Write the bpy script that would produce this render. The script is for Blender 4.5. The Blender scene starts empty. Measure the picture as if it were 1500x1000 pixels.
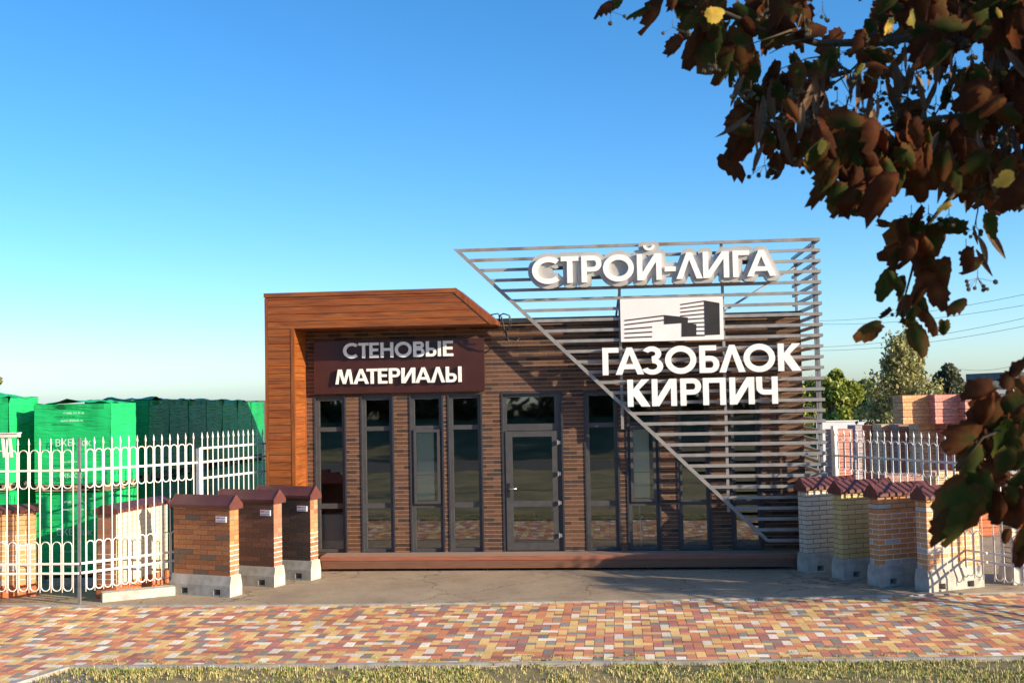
import bpy, math, random
from mathutils import Vector, Matrix, noise
from mathutils.geometry import delaunay_2d_cdt
R = math.radians
sc = bpy.context.scene
col = sc.collection
random.seed(7)

# ------------------------------------------------------------------ camera
CP = Vector((0, -20.2, 3.13)); YAW, PIT, ROL, FPX = -0.0932, 0.0456, -0.0197, 1640.0
fw = Vector((math.sin(YAW)*math.cos(PIT), math.cos(YAW)*math.cos(PIT), math.sin(PIT)))
r0 = Vector((math.cos(YAW), -math.sin(YAW), 0)); u0 = r0.cross(fw)
rt = r0*math.cos(ROL) + u0*math.sin(ROL); up = -r0*math.sin(ROL) + u0*math.cos(ROL)
cd = bpy.data.cameras.new('camera'); cam = bpy.data.objects.new('camera', cd); col.objects.link(cam)
m3 = Matrix((rt, up, -fw)).transposed()
cam.matrix_world = Matrix.Translation(CP) @ m3.to_4x4()
cd.sensor_width = 36; cd.lens = FPX/1500*36; cd.clip_start = .05; cd.clip_end = 4000
cd.dof.use_dof = True; cd.dof.focus_distance = 19.0; cd.dof.aperture_fstop = 11
sc.camera = cam
def at(px, py, d):                       # point seen at a pixel of the photo, d metres ahead
    v = rt*(px-750)/FPX - up*(py-500)/FPX + fw
    return CP + v*d

# ------------------------------------------------------------------ light
SUN = Vector((2.6, -1.0, .86)).normalized()
w = bpy.data.worlds.new('World'); sc.world = w; w.use_nodes = True
nt = w.node_tree; nt.nodes.clear()
sky = nt.nodes.new('ShaderNodeTexSky'); sky.sky_type = 'NISHITA'; sky.sun_disc = False
sky.sun_elevation = math.asin(SUN.z); sky.sun_rotation = math.atan2(SUN.x, SUN.y)
sky.air_density = .8; sky.dust_density = .6; sky.ozone_density = 3.8; sky.altitude = 0
bg = nt.nodes.new('ShaderNodeBackground'); bg.inputs[1].default_value = .116
hs = nt.nodes.new('ShaderNodeHueSaturation'); hs.inputs['Saturation'].default_value = 1.2; hs.inputs['Hue'].default_value = .497
wo = nt.nodes.new('ShaderNodeOutputWorld')
nt.links.new(sky.outputs[0], hs.inputs['Color']); nt.links.new(hs.outputs[0], bg.inputs[0]); nt.links.new(bg.outputs[0], wo.inputs[0])
sl = bpy.data.lights.new('sun', 'SUN'); sl.energy = 4.5; sl.angle = R(.5); sl.color = (1, .83, .60)
so = bpy.data.objects.new('sun', sl); col.objects.link(so)
so.rotation_euler = (-SUN).to_track_quat('-Z', 'Y').to_euler(); so.location = (20, -15, 20)
vs = sc.view_settings; vs.view_transform = 'Standard'; vs.look = 'None'; vs.gamma = 1; vs.exposure = 1.12

# ------------------------------------------------------------------ materials
def newmat(name):
    m = bpy.data.materials.new(name); m.use_nodes = True
    t = m.node_tree; b = t.nodes['Principled BSDF']
    return m, t, b
def N(t, kind, **kw):
    n = t.nodes.new(kind)
    for k, v in kw.items():
        if k[0] == 'i': n.inputs[int(k[1:])].default_value = v
        else: setattr(n, k, v)
    return n
def L(t, a, b): t.links.new(a, b)
def ramp(t, stops, interp='LINEAR'):
    r = t.nodes.new('ShaderNodeValToRGB'); e = r.color_ramp; e.interpolation = interp
    while len(e.elements) < len(stops): e.elements.new(.5)
    for el, (p, c) in zip(e.elements, stops): el.position = p; el.color = (*c, 1)
    return r
def coords(t, uv=False, scale=(1, 1, 1)):
    c = t.nodes.new('ShaderNodeTexCoord'); mp = t.nodes.new('ShaderNodeMapping'); mp.inputs['Scale'].default_value = scale
    L(t, c.outputs['UV' if uv else 'Object'], mp.inputs[0]); return mp.outputs[0]
def bump(t, b, h, strength=.3, dist=.01):
    n = N(t, 'ShaderNodeBump'); n.inputs['Strength'].default_value = strength; n.inputs['Distance'].default_value = dist
    L(t, h, n.inputs['Height']); L(t, n.outputs[0], b.inputs['Normal']); return n
def rough_mat(name, c1, c2, scale=5, rough=.8, metal=0, bs=.2, bd=.005, stretch=(1, 1, 1), detail=6, spec=.5, uv=False, lo=.35, hi=.65):
    m, t, b = newmat(name); v = coords(t, uv, stretch)
    n = N(t, 'ShaderNodeTexNoise'); n.inputs['Scale'].default_value = scale; n.inputs['Detail'].default_value = detail; L(t, v, n.inputs['Vector'])
    r = ramp(t, [(lo, c1), (hi, c2)]); L(t, n.outputs[0], r.inputs[0]); L(t, r.outputs[0], b.inputs['Base Color'])
    b.inputs['Roughness'].default_value = rough; b.inputs['Metallic'].default_value = metal
    b.inputs['Specular IOR Level'].default_value = spec
    if bs:
        n2 = N(t, 'ShaderNodeTexNoise'); n2.inputs['Scale'].default_value = scale*6; n2.inputs['Detail'].default_value = 4; L(t, v, n2.inputs['Vector'])
        bump(t, b, n2.outputs[0], bs, bd)
    return m
def brick_mat(name, palette, mortar, bw=.262, bh=.0785, ms=.005, mortar_low=None, split=.5, rough=.8, bs=.8, bd=.006, off=(0, 0, 0), dirt=.25, head=None, end=False):
    m, t, b = newmat(name); c = t.nodes.new('ShaderNodeTexCoord'); mp = N(t, 'ShaderNodeMapping'); mp.inputs['Location'].default_value = off
    L(t, c.outputs['UV'], mp.inputs[0])
    bt = N(t, 'ShaderNodeTexBrick'); bt.offset = 0 if end else .5
    bt.inputs['Color1'].default_value = (0, 0, 0, 1); bt.inputs['Color2'].default_value = (1, 1, 1, 1); bt.inputs['Mortar'].default_value = (0, 0, 0, 1)
    bt.inputs['Scale'].default_value = 1; bt.inputs['Mortar Size'].default_value = ms; bt.inputs['Mortar Smooth'].default_value = .25
    bt.inputs['Brick Width'].default_value = bw; bt.inputs['Row Height'].default_value = bh; L(t, mp.outputs[0], bt.inputs['Vector'])
    r = ramp(t, palette, 'CONSTANT'); L(t, bt.outputs['Color'], r.inputs[0])
    nz = N(t, 'ShaderNodeTexNoise'); nz.inputs['Scale'].default_value = 28; nz.inputs['Detail'].default_value = 6; L(t, mp.outputs[0], nz.inputs['Vector'])
    mr = N(t, 'ShaderNodeMapRange'); mr.inputs['From Min'].default_value = .3; mr.inputs['From Max'].default_value = .7
    mr.inputs['To Min'].default_value = 1-dirt; mr.inputs['To Max'].default_value = 1+dirt*.6; L(t, nz.outputs[0], mr.inputs[0])
    vm = N(t, 'ShaderNodeVectorMath', operation='SCALE'); L(t, r.outputs[0], vm.inputs[0]); L(t, mr.outputs[0], vm.inputs['Scale'])
    mx = N(t, 'ShaderNodeMix', data_type='RGBA'); L(t, bt.outputs['Fac'], mx.inputs[0]); L(t, vm.outputs[0], mx.inputs[6])
    if head:
        sp = N(t, 'ShaderNodeSeparateXYZ'); L(t, c.outputs['UV'], sp.inputs[0])
        dv_ = N(t, 'ShaderNodeMath', operation='MULTIPLY'); dv_.inputs[1].default_value = 1/bh; L(t, sp.outputs['Y'], dv_.inputs[0])
        fr_ = N(t, 'ShaderNodeMath', operation='PINGPONG'); fr_.inputs[1].default_value = .5; L(t, dv_.outputs[0], fr_.inputs[0])
        lt = N(t, 'ShaderNodeMath', operation='GREATER_THAN'); lt.inputs[1].default_value = .11; L(t, fr_.outputs[0], lt.inputs[0])
        mm = N(t, 'ShaderNodeMix', data_type='RGBA'); mm.inputs[6].default_value = (*mortar, 1); mm.inputs[7].default_value = (*head, 1)
        L(t, lt.outputs[0], mm.inputs[0]); L(t, mm.outputs[2], mx.inputs[7])
    elif mortar_low:
        sp = N(t, 'ShaderNodeSeparateXYZ'); L(t, c.outputs['UV'], sp.inputs[0])
        lt = N(t, 'ShaderNodeMath', operation='LESS_THAN'); lt.inputs[1].default_value = split; L(t, sp.outputs['Y'], lt.inputs[0])
        mm = N(t, 'ShaderNodeMix', data_type='RGBA'); mm.inputs[6].default_value = (*mortar, 1); mm.inputs[7].default_value = (*mortar_low, 1)
        
        if end:      # only the bed joints of the lower courses are pointed white
            dv_ = N(t, 'ShaderNodeMath', operation='MULTIPLY'); dv_.inputs[1].default_value = 1/bh; L(t, sp.outputs['Y'], dv_.inputs[0])
            fr_ = N(t, 'ShaderNodeMath', operation='PINGPONG'); fr_.inputs[1].default_value = .5; L(t, dv_.outputs[0], fr_.inputs[0])
            l2 = N(t, 'ShaderNodeMath', operation='LESS_THAN'); l2.inputs[1].default_value = .12; L(t, fr_.outputs[0], l2.inputs[0])
            l3 = N(t, 'ShaderNodeMath', operation='MULTIPLY'); L(t, lt.outputs[0], l3.inputs[0]); L(t, l2.outputs[0], l3.inputs[1]); lt = l3
        L(t, lt.outputs[0], mm.inputs[0]); L(t, mm.outputs[2], mx.inputs[7])
    else: mx.inputs[7].default_value = (*mortar, 1)
    L(t, mx.outputs[2], b.inputs['Base Color']); b.inputs['Roughness'].default_value = rough
    inv = N(t, 'ShaderNodeMath', operation='MULTIPLY_ADD'); inv.inputs[1].default_value = -1; inv.inputs[2].default_value = 1; L(t, bt.outputs['Fac'], inv.inputs[0])
    ad = N(t, 'ShaderNodeMath', operation='MULTIPLY_ADD'); ad.inputs[1].default_value = .25; L(t, nz.outputs[0], ad.inputs[0]); L(t, inv.outputs[0], ad.inputs[2])
    bump(t, b, ad.outputs[0], bs, bd); return m
def wood_mat(name, c1, c2, axis=0):
    m, t, b = newmat(name); s = [22, 22, 22]; s[axis] = 1.6
    v = coords(t, False, s); n = N(t, 'ShaderNodeTexNoise'); n.inputs['Scale'].default_value = 1; n.inputs['Detail'].default_value = 7; n.inputs['Roughness'].default_value = .65
    n.inputs['Distortion'].default_value = .6; L(t, v, n.inputs['Vector'])
    r = ramp(t, [(.3, c1), (.68, c2)]); L(t, n.outputs[0], r.inputs[0])
    at_ = N(t, 'ShaderNodeAttribute', attribute_name='Col'); vm = N(t, 'ShaderNodeVectorMath', operation='MULTIPLY'); L(t, r.outputs[0], vm.inputs[0]); L(t, at_.outputs['Color'], vm.inputs[1])
    L(t, vm.outputs[0], b.inputs['Base Color']); b.inputs['Roughness'].default_value = .42; bump(t, b, n.outputs[0], .15, .003); return m

M = {}
M['facade'] = brick_mat('facade_brick', [(0, (.045, .024, .018)), (.22, (.090, .040, .024)), (.45, (.112, .048, .027)), (.78, (.140, .064, .036))], (.34, .225, .135), bw=.252, bh=.0738, ms=.0058, bs=1, bd=.012, dirt=.28, head=(.085, .05, .035))  # bed joints coloured light as if lit, head joints left dark
M['coping'] = rough_mat('dark_sheet', (.035, .037, .045), (.05, .052, .06), 4, .45, .3, 0)
M['frame'] = rough_mat('anthracite_frame', (.056, .054, .056), (.07, .068, .07), 8, .38, 0, .05, .001)
M['casing'] = rough_mat('dark_casing', (.026, .029, .04), (.034, .038, .05), 8, .4, 0, 0)
M['wood'] = wood_mat('wood_cladding', (.125, .031, .008), (.33, .100, .020), 0)
M['woodv'] = wood_mat('wood_trim', (.12, .03, .008), (.30, .088, .018), 2)
M['woody'] = wood_mat('wood_return', (.125, .031, .008), (.33, .100, .020), 1)
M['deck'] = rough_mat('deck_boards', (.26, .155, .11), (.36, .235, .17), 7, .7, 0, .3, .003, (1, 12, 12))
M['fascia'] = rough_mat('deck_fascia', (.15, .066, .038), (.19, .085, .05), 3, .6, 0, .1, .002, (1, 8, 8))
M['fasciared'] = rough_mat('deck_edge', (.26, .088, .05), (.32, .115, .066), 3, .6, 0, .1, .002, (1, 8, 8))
M['steelred'] = rough_mat('primed_steel', (.12, .05, .035), (.17, .07, .05), 9, .7, 0, .1, .002)
M['grid'] = rough_mat('grey_painted_tube', (.235, .225, .215), (.31, .295, .28), 6, .45, .15, .05, .001)
M['gridrust'] = rough_mat('weathered_tube', (.20, .13, .085), (.30, .285, .27), 1.6, .5, .1, .05, .001, (1.2, 1, 1), lo=.40, hi=.56)
M['white'] = rough_mat('white_letter', (.80, .79, .77), (.86, .85, .83), 3, .35, 0, 0)
M['halo'] = rough_mat('letter_backing', (.36, .35, .335), (.43, .42, .40), 3, .4, 0, 0)
M['panelwhite'] = rough_mat('sign_panel_white', (.74, .71, .70), (.80, .77, .76), 2, .35, 0, 0)
M['ink'] = rough_mat('sign_print_dark', (.028, .022, .020), (.04, .032, .03), 3, .4, 0, 0)
M['board'] = rough_mat('brown_sign_board', (.045, .013, .010), (.058, .018, .013), 2, .3, 0, 0)
M['concrete'] = rough_mat('cast_concrete', (.33, .31, .27), (.50, .47, .41), 6, .85, 0, .5, .006)
M['cap'] = rough_mat('maroon_sheet_cap', (.105, .034, .029), (.14, .046, .038), 5, .38, .1, .05, .001)
M['redbrick'] = rough_mat('red_base', (.42, .11, .04), (.52, .16, .06), 9, .8, 0, .3, .003)
M['fencewhite'] = rough_mat('white_fence_paint', (.72, .68, .60), (.83, .80, .74), 9, .4, 0, .1, .001)
M['fencerust'] = rough_mat('fence_post_paint', (.60, .30, .18), (.75, .66, .55), 5, .5, 0, .1, .001)
M['fenceshade'] = rough_mat('shaded_white_fence_paint', (.58, .55, .51), (.72, .69, .64), 9, .4, .1, .1, .001)  # white paint greyed to make the right fence look backlit
M['greysteel'] = rough_mat('grey_steel', (.16, .16, .18), (.24, .24, .26), 5, .5, .3, 0)
M['palletwood'] = rough_mat('pallet_wood', (.30, .19, .10), (.48, .34, .2), 9, .85, 0, .3, .004, (1, 8, 8))
M['bark'] = rough_mat('bark', (.05, .036, .026), (.10, .075, .055), 14, .9, 0, .6, .01, (1, 1, .3))
M['birch'] = rough_mat('pale_bark', (.25, .22, .18), (.55, .5, .43), 10, .8, 0, .4, .01)
M['black'] = rough_mat('black_rubber', (.012, .012, .013), (.02, .02, .02), 8, .5, 0, 0)
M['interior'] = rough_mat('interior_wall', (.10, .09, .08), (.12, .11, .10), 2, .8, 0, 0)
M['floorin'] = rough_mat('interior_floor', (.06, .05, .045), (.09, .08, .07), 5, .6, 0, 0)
M['cabinet'] = rough_mat('white_cabinet', (.70, .70, .70), (.75, .75, .75), 3, .4, 0, 0)
M['chrome'] = rough_mat('brushed_metal', (.5, .5, .5), (.6, .6, .6), 8, .3, .9, 0)
M['print'] = rough_mat('pale_print', (.50, .72, .60), (.62, .80, .70), 30, .5, 0, 0)
M['red'] = rough_mat('red_print', (.5, .03, .03), (.55, .04, .04), 5, .5, 0, 0)
M['blueprint'] = rough_mat('grey_blue_print', (.2, .2, .32), (.26, .26, .38), 5, .5, 0, 0)
M['label'] = rough_mat('label_plastic', (.75, .75, .8), (.8, .8, .84), 5, .35, 0, 0)
M['asphalt'] = None
def blind_mat():
    m, t, b = newmat('blind_fabric'); b.inputs['Base Color'].default_value = (.86, .79, .62, 1); b.inputs['Roughness'].default_value = .9
    v = coords(t); wv = N(t, 'ShaderNodeTexWave'); wv.inputs['Scale'].default_value = 30; L(t, v, wv.inputs['Vector']); bump(t, b, wv.outputs[1], .2, .002); return m
M['blind'] = blind_mat()
def glass_mat():
    m, t, b = newmat('window_glass'); o = t.nodes['Material Output']; t.nodes.remove(b)
    tr = N(t, 'ShaderNodeBsdfTransparent'); tr.inputs[0].default_value = (.90, .93, .91, 1)
    gl = N(t, 'ShaderNodeBsdfGlossy'); gl.inputs['Roughness'].default_value = .02; gl.inputs['Color'].default_value = (.9, .93, .95, 1)
    v = coords(t); n = N(t, 'ShaderNodeTexNoise'); n.inputs['Scale'].default_value = 1.3; L(t, v, n.inputs['Vector'])
    bm = N(t, 'ShaderNodeBump'); bm.inputs['Strength'].default_value = .06; bm.inputs['Distance'].default_value = .02; L(t, n.outputs[0], bm.inputs['Height']); L(t, bm.outputs[0], gl.inputs['Normal'])
    fr = N(t, 'ShaderNodeFresnel'); fr.inputs[0].default_value = 1.52
    mu = N(t, 'ShaderNodeMath', operation='MULTIPLY_ADD'); mu.inputs[1].default_value = 1.5; mu.inputs[2].default_value = .10; L(t, fr.outputs[0], mu.inputs[0])
    mx = N(t, 'ShaderNodeMixShader'); L(t, mu.outputs[0], mx.inputs[0]); L(t, tr.outputs[0], mx.inputs[1]); L(t, gl.outputs[0], mx.inputs[2]); L(t, mx.outputs[0], o.inputs[0]); return m
M['glass'] = glass_mat()
def wrap_mat(name, c):
    m, t, b = newmat(name); v = coords(t, False, (2.2, 2.2, 16))
    n = N(t, 'ShaderNodeTexNoise'); n.inputs['Scale'].default_value = 1; n.inputs['Detail'].default_value = 5; n.inputs['Distortion'].default_value = .8; L(t, v, n.inputs['Vector'])
    v2 = coords(t, False, (1.5, 1.5, .6)); n2 = N(t, 'ShaderNodeTexNoise'); n2.inputs['Scale'].default_value = 2; n2.inputs['Detail'].default_value = 3; L(t, v2, n2.inputs['Vector'])
    r = ramp(t, [(.3, tuple(x*.8 for x in c)), (.7, tuple(min(1, x*1.15) for x in c))]); L(t, n2.outputs[0], r.inputs[0]); L(t, r.outputs[0], b.inputs['Base Color'])
    b.inputs['Roughness'].default_value = .42; b.inputs['Specular IOR Level'].default_value = .3; bump(t, b, n.outputs[0], .9, .03); return m
M['wrap'] = wrap_mat('green_wrap', (.015, .48, .135)); M['wrapshade'] = wrap_mat('shaded_green_wrap', (.010, .30, .085))  # second wrap is the same green darkened for the row in building shade

# ------------------------------------------------------------------ mesh builder
class MB:
    def __init__(s): s.v = []; s.f = []; s.mi = []; s.c = []
    def face(s, pts, mi=0, c=(1, 1, 1)):
        k = len(s.v); s.v += [tuple(p) for p in pts]; s.f.append(tuple(range(k, k+len(pts)))); s.mi.append(mi); s.c.append(c)
    def box(s, x0, x1, y0, y1, z0, z1, mi=0, c=(1, 1, 1)):
        P = [(x, y, z) for x in (x0, x1) for y in (y0, y1) for z in (z0, z1)]
        for q in ((0, 1, 3, 2), (4, 6, 7, 5), (0, 4, 5, 1), (2, 3, 7, 6), (0, 2, 6, 4), (1, 5, 7, 3)): s.face([P[i] for i in q], mi, c)
    def obox(s, a, b, wdt, hgt, mi=0, upv=(0, 0, 1), c=(1, 1, 1)):    # bar from a to b
        a, b = Vector(a), Vector(b); d = (b-a).normalized(); u = Vector(upv); r = d.cross(u)
        if r.length < 1e-4: u = Vector((0, 1, 0)); r = d.cross(u)
        r.normalize(); u = r.cross(d)
        P = [p + r*sx*wdt/2 + u*sz*hgt/2 for p in (a, b) for sx in (-1, 1) for sz in (-1, 1)]
        for q in ((0, 1, 3, 2), (4, 6, 7, 5), (0, 4, 5, 1), (2, 3, 7, 6), (0, 2, 6, 4), (1, 5, 7, 3)): s.face([P[i] for i in q], mi, c)
    def tube(s, path, r, n=6, mi=0, closed=False, c=(1, 1, 1)):
        path = [Vector(p) for p in path]; k0 = len(s.v); m = len(path); pr = None
        for i, p in enumerate(path):
            a = path[i-1] if (i or closed) else p; b = path[(i+1) % m] if (i < m-1 or closed) else p
            d = (b-a).normalized()
            if pr is None:
                pr = d.cross(Vector((0, 0, 1)));
                if pr.length < .1: pr = d.cross(Vector((0, 1, 0)))
            pr = (pr - d*pr.dot(d)).normalized(); q = d.cross(pr); rr = r[i] if isinstance(r, (list, tuple)) else r
            for j in range(n):
                t = 2*math.pi*j/n; s.v.append(tuple(p + pr*math.cos(t)*rr + q*math.sin(t)*rr))
        for i in range(m if closed else m-1):
            for j in range(n):
                a = k0+i*n+j; b = k0+i*n+(j+1) % n; cc = k0+((i+1) % m)*n+(j+1) % n; dd = k0+((i+1) % m)*n+j
                s.f.append((a, b, cc, dd)); s.mi.append(mi); s.c.append(c)
        if not closed:
            for base, rev in ((k0, 1), (k0+(m-1)*n, 0)):
                f = [base+j for j in range(n)]; s.f.append(tuple(f[::-1] if rev else f)); s.mi.append(mi); s.c.append(c)
    def prism(s, prof, fn0, fn1, mi=0, c=(1, 1, 1)):   # profile points mapped to two ends
        A = [Vector(fn0(*p)) for p in prof]; B = [Vector(fn1(*p)) for p in prof]; n = len(prof)
        s.face(A[::-1], mi, c); s.face(B, mi, c)
        for i in range(n): s.face([A[i], A[(i+1) % n], B[(i+1) % n], B[i]], mi, c)
    def sphere(s, o, r, n=8, mi=0, c=(1, 1, 1)):
        o = Vector(o); rows = n//2
        for i in range(rows):
            for j in range(n):
                q = []
                for a, b in ((i, j), (i+1, j), (i+1, j+1), (i, j+1)):
                    th = math.pi*a/rows; ph = 2*math.pi*b/n; q.append(o + Vector((math.sin(th)*math.cos(ph), math.sin(th)*math.sin(ph), math.cos(th)))*r)
                s.face(q, mi, c)
    def build(s, name, mats, parent=None, smooth=False, loc=None, bevel=0):
        me = bpy.data.meshes.new(name); me.from_pydata(s.v, [], s.f)
        if not isinstance(mats, (list, tuple)): mats = [mats]
        for m in mats: me.materials.append(m)
        me.polygons.foreach_set('material_index', s.mi)
        me.uv_layers.new(name='UVMap'); me.color_attributes.new('Col', 'FLOAT_COLOR', 'CORNER')
        ud = [0.0]*(2*len(me.loops)); cdv = [1.0]*(4*len(me.loops)); vv = s.v
        for p in me.polygons:
            n = p.normal; ax = max(range(3), key=lambda i: abs(n[i])); cc = s.c[p.index]
            for li in p.loop_indices:
                x, y, z = vv[me.loops[li].vertex_index]
                ud[2*li], ud[2*li+1] = ((y, z) if ax == 0 else (x, z) if ax == 1 else (x, y))
                cdv[4*li], cdv[4*li+1], cdv[4*li+2] = cc
        me.uv_layers['UVMap'].data.foreach_set('uv', ud); me.color_attributes['Col'].data.foreach_set('color', cdv)
        if smooth: me.polygons.foreach_set('use_smooth', [True]*len(me.polygons))
        o = bpy.data.objects.new(name, me); col.objects.link(o)
        if parent: o.parent = parent
        if loc: o.location = loc
        if bevel:
            md = o.modifiers.new('bevel', 'BEVEL'); md.width = bevel; md.segments = 1; md.limit_method = 'ANGLE'
            w_ = None
        me.update(); return o
def tag(o, label=None, cat=None, group=None, kind=None):
    if label: o['label'] = label
    if cat: o['category'] = cat
    if group: o['group'] = group
    if kind: o['kind'] = kind
    return o
def thing(name, loc, label, cat, group=None, rz=0):
    o = bpy.data.objects.new(name, None); col.objects.link(o); o.location = loc; o.rotation_euler.z = rz; o.empty_display_size = .2
    return tag(o, label, cat, group)
def copy_tree(o, parent=None):
    c = o.copy(); col.objects.link(c); c.parent = parent
    for ch in [x for x in o.children]: copy_tree(ch, c)
    return c
def lerp(a, b, t): return a+(b-a)*t

# ------------------------------------------------------------------ ground, asphalt, paving, grass
def ground_mats():
    m, t, b = newmat('asphalt'); v = coords(t)
    n = N(t, 'ShaderNodeTexNoise'); n.inputs['Scale'].default_value = .9; n.inputs['Detail'].default_value = 9; n.inputs['Roughness'].default_value = .65; L(t, v, n.inputs['Vector'])
    r = ramp(t, [(.3, (.27, .20, .13)), (.5, (.355, .27, .18)), (.72, (.44, .345, .235))]); L(t, n.outputs[0], r.inputs[0])
    g = N(t, 'ShaderNodeTexNoise'); g.inputs['Scale'].default_value = 70; g.inputs['Detail'].default_value = 3; L(t, v, g.inputs['Vector'])
    r2 = ramp(t, [(.35, (.6, .6, .6)), (.6, (1.1, 1.1, 1.1))]); L(t, g.outputs[0], r2.inputs[0])
    vm = N(t, 'ShaderNodeVectorMath', operation='MULTIPLY'); L(t, r.outputs[0], vm.inputs[0]); L(t, r2.outputs[0], vm.inputs[1]); vo_ = N(t, 'ShaderNodeTexVoronoi', feature='DISTANCE_TO_EDGE'); vo_.inputs['Scale'].default_value = .55; wn = N(t, 'ShaderNodeTexNoise'); wn.inputs['Scale'].default_value = 2.2; wn.inputs['Detail'].default_value = 5
    L(t, v, wn.inputs['Vector']); wv_ = N(t, 'ShaderNodeVectorMath', operation='MULTIPLY_ADD'); wv_.inputs[1].default_value = (.55, .55, .55); L(t, wn.outputs['Color'], wv_.inputs[0]); L(t, v, wv_.inputs[2]); L(t, wv_.outputs[0], vo_.inputs['Vector'])
    cr_ = ramp(t, [(0, (.42, .40, .38)), (.010, (1, 1, 1))]); L(t, vo_.outputs[0], cr_.inputs[0])
    st_ = N(t, 'ShaderNodeTexNoise'); st_.inputs['Scale'].default_value = 3.1; st_.inputs['Detail'].default_value = 2; L(t, v, st_.inputs['Vector']); sr_ = ramp(t, [(.28, (.84, .83, .82)), (.40, (1, 1, 1))]); L(t, st_.outputs[0], sr_.inputs[0])
    va_ = N(t, 'ShaderNodeVectorMath', operation='MULTIPLY'); L(t, vm.outputs[0], va_.inputs[0]); L(t, cr_.outputs[0], va_.inputs[1]); vb_ = N(t, 'ShaderNodeVectorMath', operation='MULTIPLY'); L(t, va_.outputs[0], vb_.inputs[0]); L(t, sr_.outputs[0], vb_.inputs[1])
    L(t, vb_.outputs[0], b.inputs['Base Color'])
    b.inputs['Roughness'].default_value = .9; bump(t, b, g.outputs[0], .6, .012); M['asphalt'] = m
    m, t, b = newmat('paving'); a = N(t, 'ShaderNodeAttribute', attribute_name='Col'); v = coords(t)
    n = N(t, 'ShaderNodeTexNoise'); n.inputs['Scale'].default_value = 40; n.inputs['Detail'].default_value = 5; L(t, v, n.inputs['Vector'])
    n3 = N(t, 'ShaderNodeTexNoise'); n3.inputs['Scale'].default_value = 1.1; n3.inputs['Detail'].default_value = 6; L(t, v, n3.inputs['Vector'])
    r = ramp(t, [(.3, (.80, .78, .76)), (.65, (1.1, 1.1, 1.1))]); L(t, n.outputs[0], r.inputs[0])
    r3 = ramp(t, [(.28, (.74, .70, .65)), (.42, (.95, .93, .90)), (.65, (1.06, 1.06, 1.06))]); L(t, n3.outputs[0], r3.inputs[0])
    vm = N(t, 'ShaderNodeVectorMath', operation='MULTIPLY'); L(t, a.outputs['Color'], vm.inputs[0]); L(t, r.outputs[0], vm.inputs[1])
    v2 = N(t, 'ShaderNodeVectorMath', operation='MULTIPLY'); L(t, vm.outputs[0], v2.inputs[0]); L(t, r3.outputs[0], v2.inputs[1]); L(t, v2.outputs[0], b.inputs['Base Color'])
    b.inputs['Roughness'].default_value = .8; bump(t, b, n.outputs[0], .3, .004); M['paving'] = m
ground_mats()
M['soil'] = rough_mat('dry_soil', (.10, .085, .045), (.19, .15, .085), 1.5, .95, 0, .5, .02)
M['field'] = rough_mat('dry_grass_ground', (.10, .10, .035), (.27, .20, .09), .7, .95, 0, .4, .03)
M['joint'] = rough_mat('joint_sand', (.14, .12, .09), (.2, .17, .13), 8, .95, 0, .2, .003)
def far_edge(x): return -3.42 + (x+1)*.062 - .0062*(x+1)**2*(1 if x > -1 else .55) * (-.55) if False else -3.43+.075*(x+1)+ (.0035*(x+1)**2 if x > -1 else .0060*(x+1)**2)
def near_edge(x): return -7.16 + .052*(x+1.2) + (.0015*(x+1.2)**2)
def sheet(name, pts, z, mat, kind='structure'):
    b = MB(); b.face([(x, y, z) for x, y in pts]); return tag(b.build(name, mat), kind=kind)
sheet('ground', [(-700, -300), (700, -300), (700, 1200), (-700, 1200)], -.03, M['field'])
xs = [-22+i*.5 for i in range(89)]
b = MB()
for a, c in zip(xs, xs[1:]): b.face([(a, far_edge(a)-.0, .012), (c, far_edge(c)-.0, .012), (c, 9, .012), (a, 9, .012)])
tag(b.build('asphalt_yard', M['asphalt']), kind='structure')
b = MB()
for a, c in zip(xs, xs[1:]): b.face([(a, near_edge(a)-(1.8 if a < -6.4 else 0), -.012), (c, near_edge(c)-(1.8 if a < -6.4 else 0), -.012), (c, far_edge(c)+.1, -.012), (a, far_edge(a)+.1, -.012)])
tag(b.build('paving_bed', M['joint']), kind='structure')
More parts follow.
